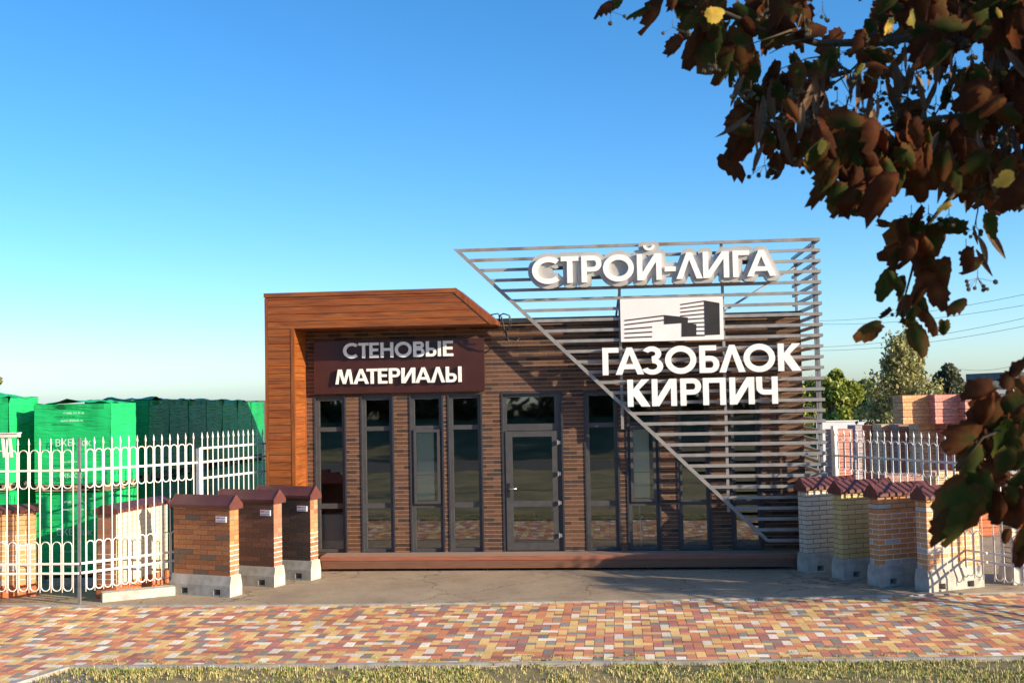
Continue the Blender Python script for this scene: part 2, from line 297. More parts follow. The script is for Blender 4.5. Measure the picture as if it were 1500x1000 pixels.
# herringbone clinker paving: cell .12
PAL = [((.64, .24, .11), 26), ((.74, .49, .18), 29), ((.80, .73, .60), 15), ((.40, .15, .12), 15), ((.25, .23, .20), 14)]
PW = [p[1] for p in PAL]
rs = random.Random(3)
b = MB(); c_ = .121; g_ = .0035
nx0, nx1, ny0, ny1 = int(-17/c_), int(17/c_), int(-9.2/c_), int(-2/c_)
def inpave(x, y):
    ne = near_edge(x)
    if x < -6.5: ne -= min(1.9, (-6.5-x)*3.2)
    return ne+.02 < y < far_edge(x)+.02
grid_ = {}
for j in range(ny0, ny1):
    for i in range(nx0, nx1):
        k = (i - j) % 4                      # herringbone: horizontal brick starts at k==0, vertical one at k==2... 
        if k == 0: x0, x1, y0, y1 = i*c_, (i+2)*c_, j*c_, (j+1)*c_
        elif k == 3: x0, x1, y0, y1 = i*c_, (i+1)*c_, j*c_, (j+2)*c_
        else: continue
        if not inpave((x0+x1)/2, (y0+y1)/2): continue
        ix = (i, j)
        for _try in range(6):
            ci = rs.choices(range(5), PW)[0]
            nb = [grid_.get((i+a, j+e)) for a in (-1, 0, 1, 2) for e in (-1, 0, 1, 2)]
            if nb.count(ci) <= (0 if ci in (2, 4) else 2): break
        for e in (((0, 0), (1, 0)) if k == 0 else ((0, 0), (0, 1))): grid_[(i+e[0], j+e[1])] = ci
        cc = PAL[ci][0]; q = rs.uniform(.86, 1.14); cc = tuple((v*.92+m_*.08)*q for v, m_ in zip(cc, (.62, .43, .30)))
        z = rs.uniform(-.0015, .0015); tl = [rs.uniform(-.0012, .0012) for _ in range(4)]
        P = [(x0+g_, y0+g_, z+tl[0]), (x1-g_, y0+g_, z+tl[1]), (x1-g_, y1-g_, z+tl[2]), (x0+g_, y1-g_, z+tl[3])]
        b.face(P, 0, cc)
        Q = [(p[0], p[1], -.01) for p in P]
        for a in range(4): b.face([P[a], Q[a], Q[(a+1) % 4], P[(a+1) % 4]], 0, cc)
tag(b.build('sidewalk', M['paving']), kind='structure')
def strip(name, f, x0, x1, w_, z0, z1, mat, seg=1.0):
    b = MB(); x = x0
    while x < x1:
        xe = min(x+seg, x1); n = 4
        for k in range(n):
            a = lerp(x+.006, xe-.006, k/n); c = lerp(x+.006, xe-.006, (k+1)/n)
            P = [(a, f(a), z0), (c, f(c), z0), (c, f(c)+w_, z0), (a, f(a)+w_, z0)]; T = [(p[0], p[1], z1) for p in P]
            b.face(T); b.face([P[0], P[1], T[1], T[0]]); b.face([P[2], P[3], T[3], T[2]])
            if k == 0: b.face([P[3], P[0], T[0], T[3]])
            if k == n-1: b.face([P[1], P[2], T[2], T[1]])
        x = xe
    return tag(b.build(name, mat), kind='structure')
M['kerb'] = rough_mat('kerb_concrete', (.26, .24, .21), (.40, .37, .33), 5, .9, 0, .5, .006)
strip('kerb', lambda x: near_edge(x)-.08, -6.5, 20, .08, -.05, .03, M['kerb'])
strip('kerb', far_edge, -20, 20, .05, -.05, .022, M['kerb'])
bk = MB(); bk.obox((-6.52, near_edge(-6.52)-.06, -.01), (-6.78, -8.25, -.01), .1, .08); bk.obox((-6.79, -8.27, -.01), (-7.05, -9.12, -.01), .1, .08)
tag(bk.build('kerb', M['kerb']), kind='structure')
# grass verge
sheet('grass_verge', [(-7.05, -9.15), (-6.5, near_edge(-6.5)-.05), (0, near_edge(0)-.05), (8, near_edge(8)-.05), (16, near_edge(16)-.05), (16, -24), (-16, -24), (-16, -9.15)], -.014, M['field'])
M['roadtar'] = rough_mat('dark_tarmac', (.045, .043, .04), (.075, .07, .065), 2, .9, 0, .3, .01)
sheet('road', [(-60, -32), (60, -32), (60, -25), (-60, -25)], -.02, M['roadtar'])
def grass_mat():
    m, t, b = newmat('grass_blade'); a = N(t, 'ShaderNodeAttribute', attribute_name='Col'); L(t, a.outputs['Color'], b.inputs['Base Color']); b.inputs['Roughness'].default_value = .7
    return m
M['blade'] = grass_mat()
rg = random.Random(11)
def blades(b, x, y, z, h, n, spread, cols):
    for _ in range(n):
        a = rg.uniform(0, 6.28); bx = x+rg.gauss(0, spread); by = y+rg.gauss(0, spread); hh = h*rg.uniform(.5, 1.3); ln = hh*rg.uniform(.1, .7)
        wd = rg.uniform(.0025, .005); dx, dy = math.cos(a), math.sin(a); c = rg.choice(cols); q = rg.uniform(.7, 1.3); c = tuple(v*q for v in c)
        p0 = Vector((bx, by, z)); sd = Vector((-dy, dx, 0))*wd; p1 = p0+Vector((dx*ln*.35, dy*ln*.35, hh*.6)); p2 = p0+Vector((dx*ln, dy*ln, hh))
        b.face([p0-sd, p0+sd, p1+sd*.8, p1-sd*.8], 0, c); b.face([p1-sd*.8, p1+sd*.8, p2], 0, c)
GC = [(.27, .30, .055), (.40, .34, .11), (.55, .43, .19), (.48, .37, .16), (.20, .27, .05), (.58, .47, .24)]
b = MB()
for _ in range(11500):
    x = rg.uniform(-7.6, 6.3); ne = near_edge(x)-.09; y = ne-abs(rg.uniform(-.07, 1.15)) if rg.random() < .9 else ne+rg.uniform(-.02, .09); 
    if x < -6.45 and y > -7.42+(x+6.5)*3.2: continue
    d = noise.noise(Vector((x*1.3, y*1.3, 0)))
    if d < -.12 and rg.random() < .80: continue
    cols = GC if d < .1 else GC[:1]+GC[4:5]+GC[1:3]
    blades(b, x, y, -.014, rg.uniform(.018, .05)*(1.9 if rg.random() < .035 else 1), 5, .02, cols)
tag(b.build('grass', M['blade']), kind='stuff')
b = MB()
for _ in range(60):
    x = rg.uniform(-3.5, 6) if rg.random() < .8 else rg.uniform(-6.4, -4); y = near_edge(x)+abs(rg.gauss(0, .22))
    for _ in range(rg.randint(2, 5)): blades(b, x+rg.gauss(0, .1), y+rg.gauss(0, .012), .0, .028, 5, .02, GC[:1]+GC[4:5])
blades(b, -1.75, -3.9, 0, .04, 12, .03, GC[4:5])
tag(b.build('joint_weeds', M['blade']), kind='stuff')
M['leaflitter'] = rough_mat('dry_leaf', (.30, .09, .02), (.5, .22, .05), 30, .8, 0, 0)
b = MB()
for _ in range(46):
    x = rg.uniform(-6.5, 5.5); y = rg.choice([near_edge(x)-rg.uniform(.1, .9), rg.uniform(-3, -.8)]); s = rg.uniform(.012, .03); a = rg.uniform(0, 6.28); z = .05 if y < -6 else .02
    b.face([(x+math.cos(a+k)*s*q, y+math.sin(a+k)*s*q, z+rg.uniform(-.004, .01)) for k, q in ((0, 1.4), (1.5, .8), (3.1, 1.2), (4.6, .8))])
tag(b.build('leaf_litter', M['leaflitter']), kind='stuff')

# ------------------------------------------------------------------ pavilion
XL, XR, YB, ZT = -6.2, 3.25, 5.2, 4.39
ZB, ZW0, ZW1 = .06, .275, 3.135
WIN = [(-5.573, -4.973), (-4.706, -4.086), (-3.80, -3.169), (-3.094, -2.458), (-2.11, -1.0), (-.621, 0.0), (.122, .722), (1.016, 1.616), (1.951, 2.51)]
pav = thing('shop_pavilion', (0, 0, 0), 'single-storey dark brown brick pavilion with tall narrow windows and an orange wood-clad portal', 'building')
b = MB()
xp = XL
for x0, x1 in WIN: b.box(xp, x0, 0, .25, ZB, ZW1); xp = x1
b.box(xp, XR, 0, .25, ZB, ZW1); b.box(XL, XR, 0, .25, ZW1, ZT)
for x0, x1 in WIN: b.box(x0, x1, .002, .25, ZB, ZW0-.01)
b.box(XL, XL+.25, .25, YB, ZB, ZT); b.box(XR-.25, XR, .25, YB, ZB, ZT); b.box(XL+.25, XR-.25, YB-.25, YB, ZB, ZT)
b.build('wall', M['facade'], pav)
b = MB(); b.box(XL+.25, XR-.25, .25, YB-.25, 4.0, 4.15); b.build('roof', M['coping'], pav)
b = MB(); b.box(XL, XR+.02, -.03, .28, ZT, ZT+.085); b.box(XR-.27, XR+.02, .28, YB, ZT, ZT+.085); b.box(XL, XR-.27, YB-.25, YB+.03, ZT, ZT+.085); b.build('coping', M['coping'], pav)
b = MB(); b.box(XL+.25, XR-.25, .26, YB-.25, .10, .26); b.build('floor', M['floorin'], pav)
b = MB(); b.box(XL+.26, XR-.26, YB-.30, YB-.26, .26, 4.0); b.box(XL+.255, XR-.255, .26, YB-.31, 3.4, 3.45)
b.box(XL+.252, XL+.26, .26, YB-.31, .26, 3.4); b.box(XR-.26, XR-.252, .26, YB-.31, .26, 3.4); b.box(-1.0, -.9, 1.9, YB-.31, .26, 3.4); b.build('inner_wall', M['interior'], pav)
T1, T0 = (2.48, 2.56), (1.073, 1.165)
def ring(b, x0, x1, z0, z1, w_, y0, y1, c=(1, 1, 1)):
    b.box(x0, x0+w_, y0, y1, z0, z1, 0, c); b.box(x1-w_, x1, y0, y1, z0, z1, 0, c); b.box(x0+w_, x1-w_, y0, y1, z0, z0+w_, 0, c); b.box(x0+w_, x1-w_, y0, y1, z1-w_, z1, 0, c)
def pane(par, x0, x1, z0, z1, y=.085, name='pane'):
    b = MB(); b.box(x0, x1, y, y+.006, z0, z1); return b.build(name, M['glass'], par)
for k, (x0, x1) in enumerate(WIN):
    if k == 4: continue
    b = MB(); ring(b, x0+.03, x1-.03, ZW0+.002, ZW1-.03, .06, .05, .12)
    b.box(x0+.09, x1-.09, .052, .118, *T1); b.box(x0+.09, x1-.09, .052, .118, *T0)
    wdw = b.build('window', M['frame'], pav)
    b = MB(); b.box(x0, x0+.03, -.012, .14, ZW0-.006, ZW1); b.box(x1-.03, x1, -.012, .14, ZW0-.006, ZW1); b.box(x0+.03, x1-.03, -.012, .14, ZW1-.03, ZW1); b.build('casing', M['casing'], wdw)
    pane(wdw, x0+.09, x1-.09, ZW0+.06, T0[0]); pane(wdw, x0+.09, x1-.09, T1[1], ZW1-.09)
    if k in (2, 6):
        b = MB(); ring(b, x0+.075, x1-.075, T0[1]-.02, T1[0]+.01, .05, .0, .05); b.build('sash', M['frame'], wdw)
        pane(wdw, x0+.125, x1-.125, T0[1]+.03, T1[0]-.04, .012)
        b = MB(); b.box(x0+.13, x1-.19, .026, .032, T0[1]+.05, T1[0]-.05); b.build('blind', M['blind'], wdw)
        b = MB(); b.box(x0+.13, x1-.19, .021, .0255, 1.66, 1.675); b.build('blind_bar', M['blueprint'], wdw)
    else: pane(wdw, x0+.09, x1-.09, T0[1], T1[0])
# door
x0, x1 = WIN[4]
b = MB(); b.box(x0+.03, x0+.09, .05, .13, ZW0-.005, ZW1-.03); b.box(x1-.15, x1-.03, .05, .13, ZW0-.005, ZW1-.03); b.box(x0+.09, x1-.15, .05, .13, 2.44, 2.56); b.box(x0+.09, x1-.15, .05, .13, ZW1-.09, ZW1-.03)
b.box(x0+.03, x1-.03, .04, .16, ZW0-.007, ZW0+.012)
dfr = b.build('door_frame', M['frame'], pav)
b = MB(); b.box(x0, x0+.03, -.012, .14, ZW0-.006, ZW1); b.box(x1-.03, x1, -.012, .14, ZW0-.006, ZW1); b.box(x0+.03, x1-.03, -.012, .14, ZW1-.03, ZW1); b.build('casing', M['casing'], dfr)
pane(dfr, x0+.09, x1-.15, 2.56, ZW1-.09)
lx0, lx1 = x0+.065, x1-.105
b = MB(); b.box(lx0, lx0+.12, .02, .09, .295, 2.43); b.box(lx1-.10, lx1, .02, .09, .295, 2.43); b.box(lx0+.12, lx1-.10, .02, .09, .295, .43); b.box(lx0+.12, lx1-.10, .02, .09, 2.33, 2.43); b.box(lx0+.12, lx1-.10, .021, .089, 1.075, 1.18)
door = b.build('door', M['frame'], pav)
pane(door, lx0+.12, lx1-.10, .43, 1.075, .05); pane(door, lx0+.12, lx1-.10, 1.18, 2.33, .05)
b = MB(); b.box(lx0+.035, lx0+.07, .008, .02, 1.25, 1.50, 0); b.build('lock_plate', M['black'], door)
b = MB(); b.tube([(lx0+.052, .02, 1.40), (lx0+.052, -.035, 1.40), (lx0+.07, -.042, 1.40), (lx0+.19, -.042, 1.40)], .011, 6); b.build('door_handle', M['chrome'], door, True)
for z in (2.22, 1.66, 1.14, .56):
    b = MB(); b.box(lx1-.004, lx1+.055, -.004, .05, z-.03, z+.03); b.tube([(lx1, -.01, z-.045), (lx1, -.01, z+.045)], .012, 6); b.build('hinge', M['greysteel'], door)
# objects just inside the glass
b = MB(); b.box(-5.52, -5.02, .20, .62, .27, .93); b.box(-5.53, -5.01, .19, .63, .931, .955); tag(b.build('white_cabinet', M['cabinet'], bevel=.004), 'low white cabinet standing behind the leftmost window', 'cabinet')
M['reflectblue'] = rough_mat('pale_blue_reflection', (.35, .5, .75), (.4, .55, .8), 4, .4, 0, 0)
b = MB(); b.tube([(.36, .2, .3), (.34, .2, 1.06)], .012, 8); tag(b.build('reflection_strip', M['reflectblue']), 'thin pale blue strip added as a reflection in the lower pane right of the door', 'pole')  # added strip that imitates a light reflection in the pane

# portal of wood siding
rp = random.Random(5)
PX0, PX1, LX = -6.245, -2.085, -5.715; PY = -.75; PZ0, PZ1 = 4.345, 4.985; TX = -2.79
def tint():
    q = rp.uniform(.88, 1.12); return (q, q*rp.uniform(.95, 1.03), q*rp.uniform(.92, 1.05))
def slope_x(z): return lerp(PX1, TX, (z-PZ0)/(PZ1-PZ0))
por = MB()
por.box(PX0+.02, LX-.02, PY+.03, 0, .0, PZ0-.0, 1)      # dark core so that plank gaps read dark
b = MB(); pitch = .1315; z = PZ0
b2 = MB()
zz = PZ0-pitch
while zz > -.1:
    b.box(PX0+.055, LX-.065, PY, PY+.028, max(zz, .02), zz+pitch-.009, 0, tint())
    b2.box(LX-.02, LX, PY+.05, -.06, max(zz, .02), zz+pitch-.006, 0, tint())
    zz -= pitch
for k in range(5):
    za = PZ0+k*.1305; zb = min(za+.1215, PZ1-.075)
    if zb-za < .03: continue
    xa, xb = slope_x(za)-.09, slope_x(zb)-.09
    c = tint(); y0, y1 = PY, PY+.028; F = [(PX0+.055, y0, za), (xa, y0, za), (xb, y0, zb), (PX0+.055, y0, zb)]; G = [(p[0], y1, p[2]) for p in F]
    b.face(F, 0, c); b.face([F[0], G[0], G[1], F[1]], 0, c); b.face([F[3], F[2], G[2], G[3]], 0, c); b.face([F[1], G[1], G[2], F[2]], 0, c)
portal = b.build('portal', M['wood'], pav)
b2.build('side_cladding', M['woody'], portal)
b = MB(); b.box(PX0, PX0+.05, PY-.006, .0, 0, PZ1-.09, 0, tint()); b.box(LX-.06, LX+.004, PY-.006, PY+.05, .0, PZ0+.0, 0, tint()); b.box(LX-.02, LX+.006, -.06, -.001, .0, PZ0, 0, tint()); b.build('portal_trim', M['woodv'], portal)
b = MB()
b.face([(PX0-.01, PY-.02, PZ1-.075), (slope_x(PZ1-.075)-.06, PY-.02, PZ1-.075), (TX-.03, PY-.02, PZ1), (PX0-.01, PY-.02, PZ1)], 0, tint())
b.face([(PX0-.01, PY-.02, PZ1-.075), (PX0-.01, PY+.03, PZ1-.075), (slope_x(PZ1-.075)-.06, PY+.03, PZ1-.075), (slope_x(PZ1-.075)-.06, PY-.02, PZ1-.075)], 0, tint())
b.face([(PX0-.01, PY-.02, PZ1), (TX, PY-.02, PZ1), (TX, .2, PZ1), (PX0-.01, .2, PZ1)], 0, tint())
b.face([(PX0-.01, PY-.02, PZ1-.075), (PX0-.01, PY-.02, PZ1), (PX0-.01, .2, PZ1), (PX0-.01, .2, PZ1-.075)], 0, tint())
b.build('top_trim', M['wood'], portal)
b = MB()          # sloping end: face board and the end panel behind it
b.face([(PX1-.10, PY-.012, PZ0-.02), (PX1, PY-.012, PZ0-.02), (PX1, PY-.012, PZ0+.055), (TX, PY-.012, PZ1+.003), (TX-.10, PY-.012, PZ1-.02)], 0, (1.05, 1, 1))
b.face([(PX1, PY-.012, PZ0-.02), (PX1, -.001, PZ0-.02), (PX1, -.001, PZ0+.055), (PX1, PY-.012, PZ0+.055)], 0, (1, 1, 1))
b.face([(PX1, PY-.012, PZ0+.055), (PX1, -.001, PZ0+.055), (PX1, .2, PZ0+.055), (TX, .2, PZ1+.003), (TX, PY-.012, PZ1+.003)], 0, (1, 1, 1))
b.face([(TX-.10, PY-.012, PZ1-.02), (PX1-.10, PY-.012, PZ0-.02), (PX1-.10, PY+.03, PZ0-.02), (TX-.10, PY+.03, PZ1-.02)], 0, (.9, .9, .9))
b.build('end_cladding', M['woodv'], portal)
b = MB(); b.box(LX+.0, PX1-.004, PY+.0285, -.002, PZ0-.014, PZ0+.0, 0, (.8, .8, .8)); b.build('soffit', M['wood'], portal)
b = MB(); b.box(PX0+.004, LX-.022, PY+.03, -.002, .0, PZ0-.015); b.box(PX0+.004, TX-.1, PY+.03, .19, PZ0+.001, PZ1-.004)
b.prism([(TX-.1, PZ0+.001), (PX1-.05, PZ0+.001), (TX-.1, PZ1-.06)], lambda x, z: (x, PY+.03, z), lambda x, z: (x, .19, z)); b.build('portal_core', M['casing'], portal)
b = MB(); b.tube([(PX1+.02, -.42, 4.40), (PX1+.02, -.45, 4.50), (PX1+.10, -.5, 4.53), (PX1+.2, -.45, 4.50), (PX1+.2, -.42, 4.34), (PX1+.13, -.4, 4.25), (PX1+.14, -.35, 4.12)], .014, 6)
b.tube([(PX1-.12, -.55, 4.51), (PX1+.0, -.5, 4.535), (PX1+.06, -.45, 4.47), (PX1+.10, -.4, 4.25), (PX1+.16, -.3, 4.06), (PX1+.30, -.25, 4.04), (PX1+.36, -.2, 4.12)], .013, 6)
b.tube([(PX1+.2, -.45, 4.5), (PX1+.23, -.42, 4.40), (PX1+.19, -.4, 4.28), (PX1+.08, -.3, 4.2)], .012, 6); b.build('loose_cable', M['black'], pav, True)

# deck
dk = thing('deck_platform', (0, -.25, 0), 'low brown plank deck along the foot of the pavilion', 'deck')
b = MB(); yy = -.505+.25
rd = random.Random(2)
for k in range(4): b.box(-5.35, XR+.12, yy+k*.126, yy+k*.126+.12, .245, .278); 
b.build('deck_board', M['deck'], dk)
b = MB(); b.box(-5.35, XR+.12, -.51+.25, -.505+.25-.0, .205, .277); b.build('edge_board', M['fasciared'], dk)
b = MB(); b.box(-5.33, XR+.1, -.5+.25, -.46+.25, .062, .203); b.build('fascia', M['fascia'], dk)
for k in range(15):
    b = MB(); x = -5.2+k*.56; ring(b, x-.035, x+.035, .014, .058, .009, -.43+.25, .2); b.build('support_rail', M['steelred'], dk)

# ------------------------------------------------------------------ slatted screen
GY = -.33; GXR = 3.575; GZT, GZB = 5.727, .467
scr = thing('slatted_screen', (0, GY, 0), 'grey triangular screen of horizontal steel slats in front of the right half of the pavilion', 'screen')
def dgx(z): return lerp(-2.89, 2.50, (GZT-z)/(GZT-GZB))
SH = .054
for k in range(29):
    z = lerp(GZT-.03, GZB+.02, k/28); b = MB()
    b.box(dgx(z)+.06, GXR, -.02, .02, z-SH/2, z+SH/2)
    b.build('slat', M['gridrust'] if k < 4 else M['grid'], scr, bevel=.003)
    b = MB(); b.box(GXR-.045, GXR, .022, 3.0, z-SH/2, z+SH/2); b.build('side_slat', M['grid'], scr)
b = MB(); b.face([(0, 0, 0)]*3) if False else None
A = Vector((dgx(GZT), 0, GZT)); B_ = Vector((dgx(GZB-.0), 0, GZB))
dv = (B_-A).normalized(); pv = Vector((-dv.z, 0, dv.x))
if pv.x > 0: pass
w_ = .055
q = [A, A+Vector((.09, 0, 0)), B_+Vector((.085, 0, 0)), B_]
b.prism([(p.x, p.z) for p in q], lambda x, z: (x, -.024, z), lambda x, z: (x, .022, z)); b.build('diagonal_edge', M['grid'], scr)
for x, y, z0, z1 in ((.07, .045, 1+1.45, 5.25), (1.875, .045, .98, 5.7), (GXR-.075, .28, .28, 5.7), (GXR-.075, 2.3, .28, 5.6), (GXR-.08, .05, .28, 5.2)):
    b = MB(); b.box(x-.025, x+.025, y-.02 if y > .2 else .0225, y+.02 if y > .2 else .062, z0, z1); b.build('post', M['grid'] if x < 3 else M['greysteel'], scr)
b = MB(); b.obox((1.86, .25, 4.50-.03), (GXR-.1, 2.25, 5.45), .03, .03); b.obox((.0, .25, 4.45), (.07, .06, 4.9), .03, .03); b.build('brace', M['greysteel'], scr)

# ------------------------------------------------------------------ lettering
def arc(cx, cy, rx, ry, t, a0, a1, n=14, tv=None):
    tv = tv or t; P = []
    for i in range(n):
        a = R(lerp(a0, a1, i/n)); c = R(lerp(a0, a1, (i+1)/n)); 
        P.append([(cx+rx*math.cos(a), cy+ry*math.sin(a)), (cx+rx*math.cos(c), cy+ry*math.sin(c)), (cx+(rx-t)*math.cos(c), cy+(ry-tv)*math.sin(c)), (cx+(rx-t)*math.cos(a), cy+(ry-tv)*math.sin(a))])
    return P
def rc(x0, y0, x1, y1): return [(x0, y0), (x1, y0), (x1, y1), (x0, y1)]
def glyph(ch, w, t):
    h = t*.86; a = t*1.13; G = []
    if ch == 'Г': G = [rc(0, 0, t, 1), rc(0, 1-h, w, 1)]
    elif ch == 'Т': G = [rc((w-t)/2, 0, (w+t)/2, 1), rc(0, 1-h, w, 1)]
    elif ch == 'П': G = [rc(0, 0, t, 1), rc(w-t, 0, w, 1), rc(0, 1-h, w, 1)]
    elif ch in 'ИЙ':
        G = [rc(0, 0, t, 1), rc(w-t, 0, w, 1), [(0, 0), (a*1.1, 0), (w, 1), (w-a*1.1, 1)]]
        if ch == 'Й': G += arc(w/2, 1.36, .23, .24, .10, 190, 350)
    elif ch == 'Р':
        r = .30; G = [rc(0, 0, t, 1), rc(0, 1-h, w-r, 1), rc(0, 1-2*r, w-r, 1-2*r+h)]+arc(w-r, 1-r, r, r, t, -90, 90, 12, h)
    elif ch in 'ОO': G = arc(w/2, .5, w/2, .52, t*1.02, 0, 360, 36, t)
    elif ch == 'С': G = arc(w*.56, .5, w*.56, .52, t*1.02, 48, 312, 28, t)
    elif ch in 'ЛА':
        G = [[(0, 0), (a, 0), (w/2+a*.42, 1), (w/2-a*.42, 1)], [(w-a, 0), (w, 0), (w/2+a*.42, 1), (w/2-a*.42, 1)]]
        if ch == 'А': G.append([(w*.2, .2), (w*.8, .2), (w*.72, .2+h), (w*.28, .2+h)])
    elif ch == 'З':
        G = arc(w*.44, .745, w*.46, .275, t, -90, 155, 16, h)+arc(w*.46, .285, w*.52, .305, t, -160, 90, 18, h)
    elif ch == 'Б':
        r = .31; G = [rc(0, 0, t, 1), rc(0, 1-h, w*.86, 1), rc(0, 0, w-r, h), rc(0, 2*r-h, w-r, 2*r)]+arc(w-r, r, r, r, t, -90, 90, 12, h)
    elif ch == 'В':
        r = .295; r2 = .235; G = [rc(0, 0, t, 1), rc(0, 0, w-r, h), rc(0, 2*r-h, w-r, 2*r), rc(0, 1-h, w*.94-r2, 1), rc(0, 1-2*r2, w*.94-r2, 1-2*r2+h)]+arc(w-r, r, r, r, t, -90, 90, 12, h)+arc(w*.94-r2, 1-r2, r2, r2, t, -90, 90, 12, h)
    elif ch == 'К':
        G = [rc(0, 0, t, 1), [(t*.9, .44), (t*.9+a*.2, .44), (w-.02, 1), (w-a*1.3, 1), (t*.9, .62)], [(t*.9, .44), (w-a*1.35, 0), (w, 0), (t+a*.75, .66), (t*.9, .58)]]
    elif ch == 'Ч':
        r = .30; G = [rc(w-t, 0, w, 1), rc(0, .62, t, 1), rc(r, .62-r+.02, w-t*.5, .62-r+.02+h)]+arc(r, .62, r, r-.02, t, 180, 270, 8, h)
    elif ch == 'Е': G = [rc(0, 0, t, 1), rc(0, 0, w, h), rc(0, .5-h/2+.02, w*.93, .5+h/2+.02), rc(0, 1-h, w, 1)]
    elif ch == 'Н': G = [rc(0, 0, t, 1), rc(w-t, 0, w, 1), rc(0, .5-h/2+.03, w, .5+h/2+.03)]
    elif ch == 'Ы':
        r = .29; v = w-t*1.45; G = [rc(0, 0, t, 1), rc(0, 0, v-r, h), rc(0, 2*r-h, v-r, 2*r)]+arc(v-r, r, r, r, t, -90, 90, 12, h)+[rc(w-t, 0, w, 1)]
    elif ch == 'М':
        s = w*.15; k = a*.8; G = [[(0, 0), (k, 0), (s+k, 1), (s, 1)], [(w-k, 0), (w, 0), (w-s, 1), (w-s-k, 1)], [(s, 1), (s+a, 1), (w/2+a*.4, .02), (w/2-a*.4, .02)], [(w-s-a, 1), (w-s, 1), (w/2+a*.4, .02), (w/2-a*.4, .02)]]
    elif ch == '-': G = [rc(0, .31, w, .31+h)]
    return G
def ccw(p):
    A_ = sum(p[i][0]*p[(i+1) % len(p)][1]-p[(i+1) % len(p)][0]*p[i][1] for i in range(len(p))); return p if A_ > 0 else p[::-1]
def solid(polys, y0, y1, b):      # union of polygons in XZ, extruded from y0 (front) to y1
    V = []; F = []
    for p in polys:
        p = ccw(p); k = len(V); V += [Vector(q) for q in p]; F.append(list(range(k, k+len(p))))
    vo, eo, fo, _, _, of = delaunay_2d_cdt(V, [], F, 0, 1e-5)
    keep = [f for f, o in zip(fo, of) if len(o)]
    ed = {}
    for f in keep:
        for i in range(len(f)):
            e = (f[i], f[(i+1) % len(f)]); ed[e] = 1
    for f in keep: b.face([(vo[i].x, y0, vo[i].y) for i in f]); b.face([(vo[i].x, y1, vo[i].y) for i in f[::-1]])
    for (i, j) in ed:
        if (j, i) not in ed: b.face([(vo[i].x, y0, vo[i].y), (vo[i].x, y1, vo[i].y), (vo[j].x, y1, vo[j].y), (vo[j].x, y0, vo[j].y)])
def hull(p):
    pts = sorted(set((round(x, 5), round(y, 5)) for x, y in p))
    def half(q):
        o = []
        for a in q:
            while len(o) > 1 and (o[-1][0]-o[-2][0])*(a[1]-o[-2][1])-(o[-1][1]-o[-2][1])*(a[0]-o[-2][0]) <= 1e-9: o.pop()
            o.append(a)
        return o[:-1]
    return half(pts)+half(pts[::-1])
def thicken(polys, r):
    return [hull([(x+r*math.cos(k*math.pi/5+.3), y+r*math.sin(k*math.pi/5+.3)) for x, y in p for k in range(10)]) for p in polys]
def P2(px, py, Y):     # pixel onto a plane parallel to the facade -> (X, Z)
    v = rt*(px-750)/FPX - up*(py-500)/FPX + fw; t = (Y-CP.y)/v.y; p = CP+v*t; return p.x, p.z
def letters(root, spec, Y, yl, yr, dep, t, scale, ox, oy, halo=None):
    # spec: (char, x0, x1) in crop pixels; yl, yr: (x, ytop, ybottom) at two places
    xa, ta, ba = yl; xb, tb, bb = yr; loc = root.location; H = []
    for ch, a, c in spec:
        tt = lerp(ta, tb, (((a+c)/2)-xa)/(xb-xa)); bo = lerp(ba, bb, (((a+c)/2)-xa)/(xb-xa))
        X0, Zb = P2(ox+a/scale, oy+bo/scale, Y); X1, Zt = P2(ox+c/scale, oy+tt/scale, Y); h = Zt-Zb
        G = [[((X0+x*h)-loc.x, Zb+z*h-loc.z) for x, z in p] for p in glyph(ch, (X1-X0)/h, t)]
        b = MB(); solid(G, Y-loc.y, Y+dep-loc.y, b); o = b.build('letter', M['white'], root); o['label'] = 'white letter ' + (ch if ch != '-' else 'dash')
        H += G
    return H
sg = thing('letter_sign', (.5, GY-.05, 5.2), 'large white letters СТРОЙ-ЛИГА on a grey outline backing at the top of the slatted screen', 'sign')
HY = GY-.30
Hs = letters(sg, [('С', 480, 635), ('Т', 637, 730), ('Р', 748, 855), ('О', 865, 1030), ('Й', 1050, 1180), ('-', 1200, 1256), ('Л', 1262, 1402), ('И', 1408, 1546), ('Г', 1570, 1656), ('А', 1646, 1800)], HY, (680, 167, 314), (1720, 131, 278), .055, .205, 3.703, 650, 330)
b = MB(); lim = thicken(Hs, .078)
byl = {}
for o_ in [c for c in sg.children if c.name.startswith('letter')]:
    xs_ = [v.co.x for v in o_.data.vertices]; zs_ = [v.co.z for v in o_.data.vertices]; chh = o_['label'][-1]
    if chh in 'ОРАС':
        x0_, x1_, z0_, z1_ = min(xs_), max(xs_), min(zs_), max(zs_); cz_ = z0_+(z1_-z0_)*{'О': .5, 'Р': .7, 'А': .4, 'С': .5}[chh]; cx_ = (x0_+x1_)/2; q_ = (x1_-x0_)*.25
        b.box(cx_-q_, cx_+q_, HY+.070-sg.location.y, HY+.2-sg.location.y, cz_-q_*.8, cz_+q_*.8)
solid(lim, HY+.062-sg.location.y, HY+.24-sg.location.y, b); b.build('backing', M['halo'], sg)
sg2 = thing('letter_sign', (1.6, GY-.05, 3.7), 'white letters ГАЗОБЛОК fixed to the slats under the logo panel', 'sign')
letters(sg2, [('Г', 122, 207), ('А', 192, 343), ('З', 340, 450), ('О', 462, 628), ('Б', 648, 752), ('Л', 755, 893), ('О', 888, 1055), ('К', 1075, 1197)], GY-.12, (150, 663, 813), (1140, 638, 790), .06, .215, 3.703, 850, 330)
sg3 = thing('letter_sign', (1.6, GY-.05, 3.2), 'white letters КИРПИЧ, lowest line on the slatted screen', 'sign')
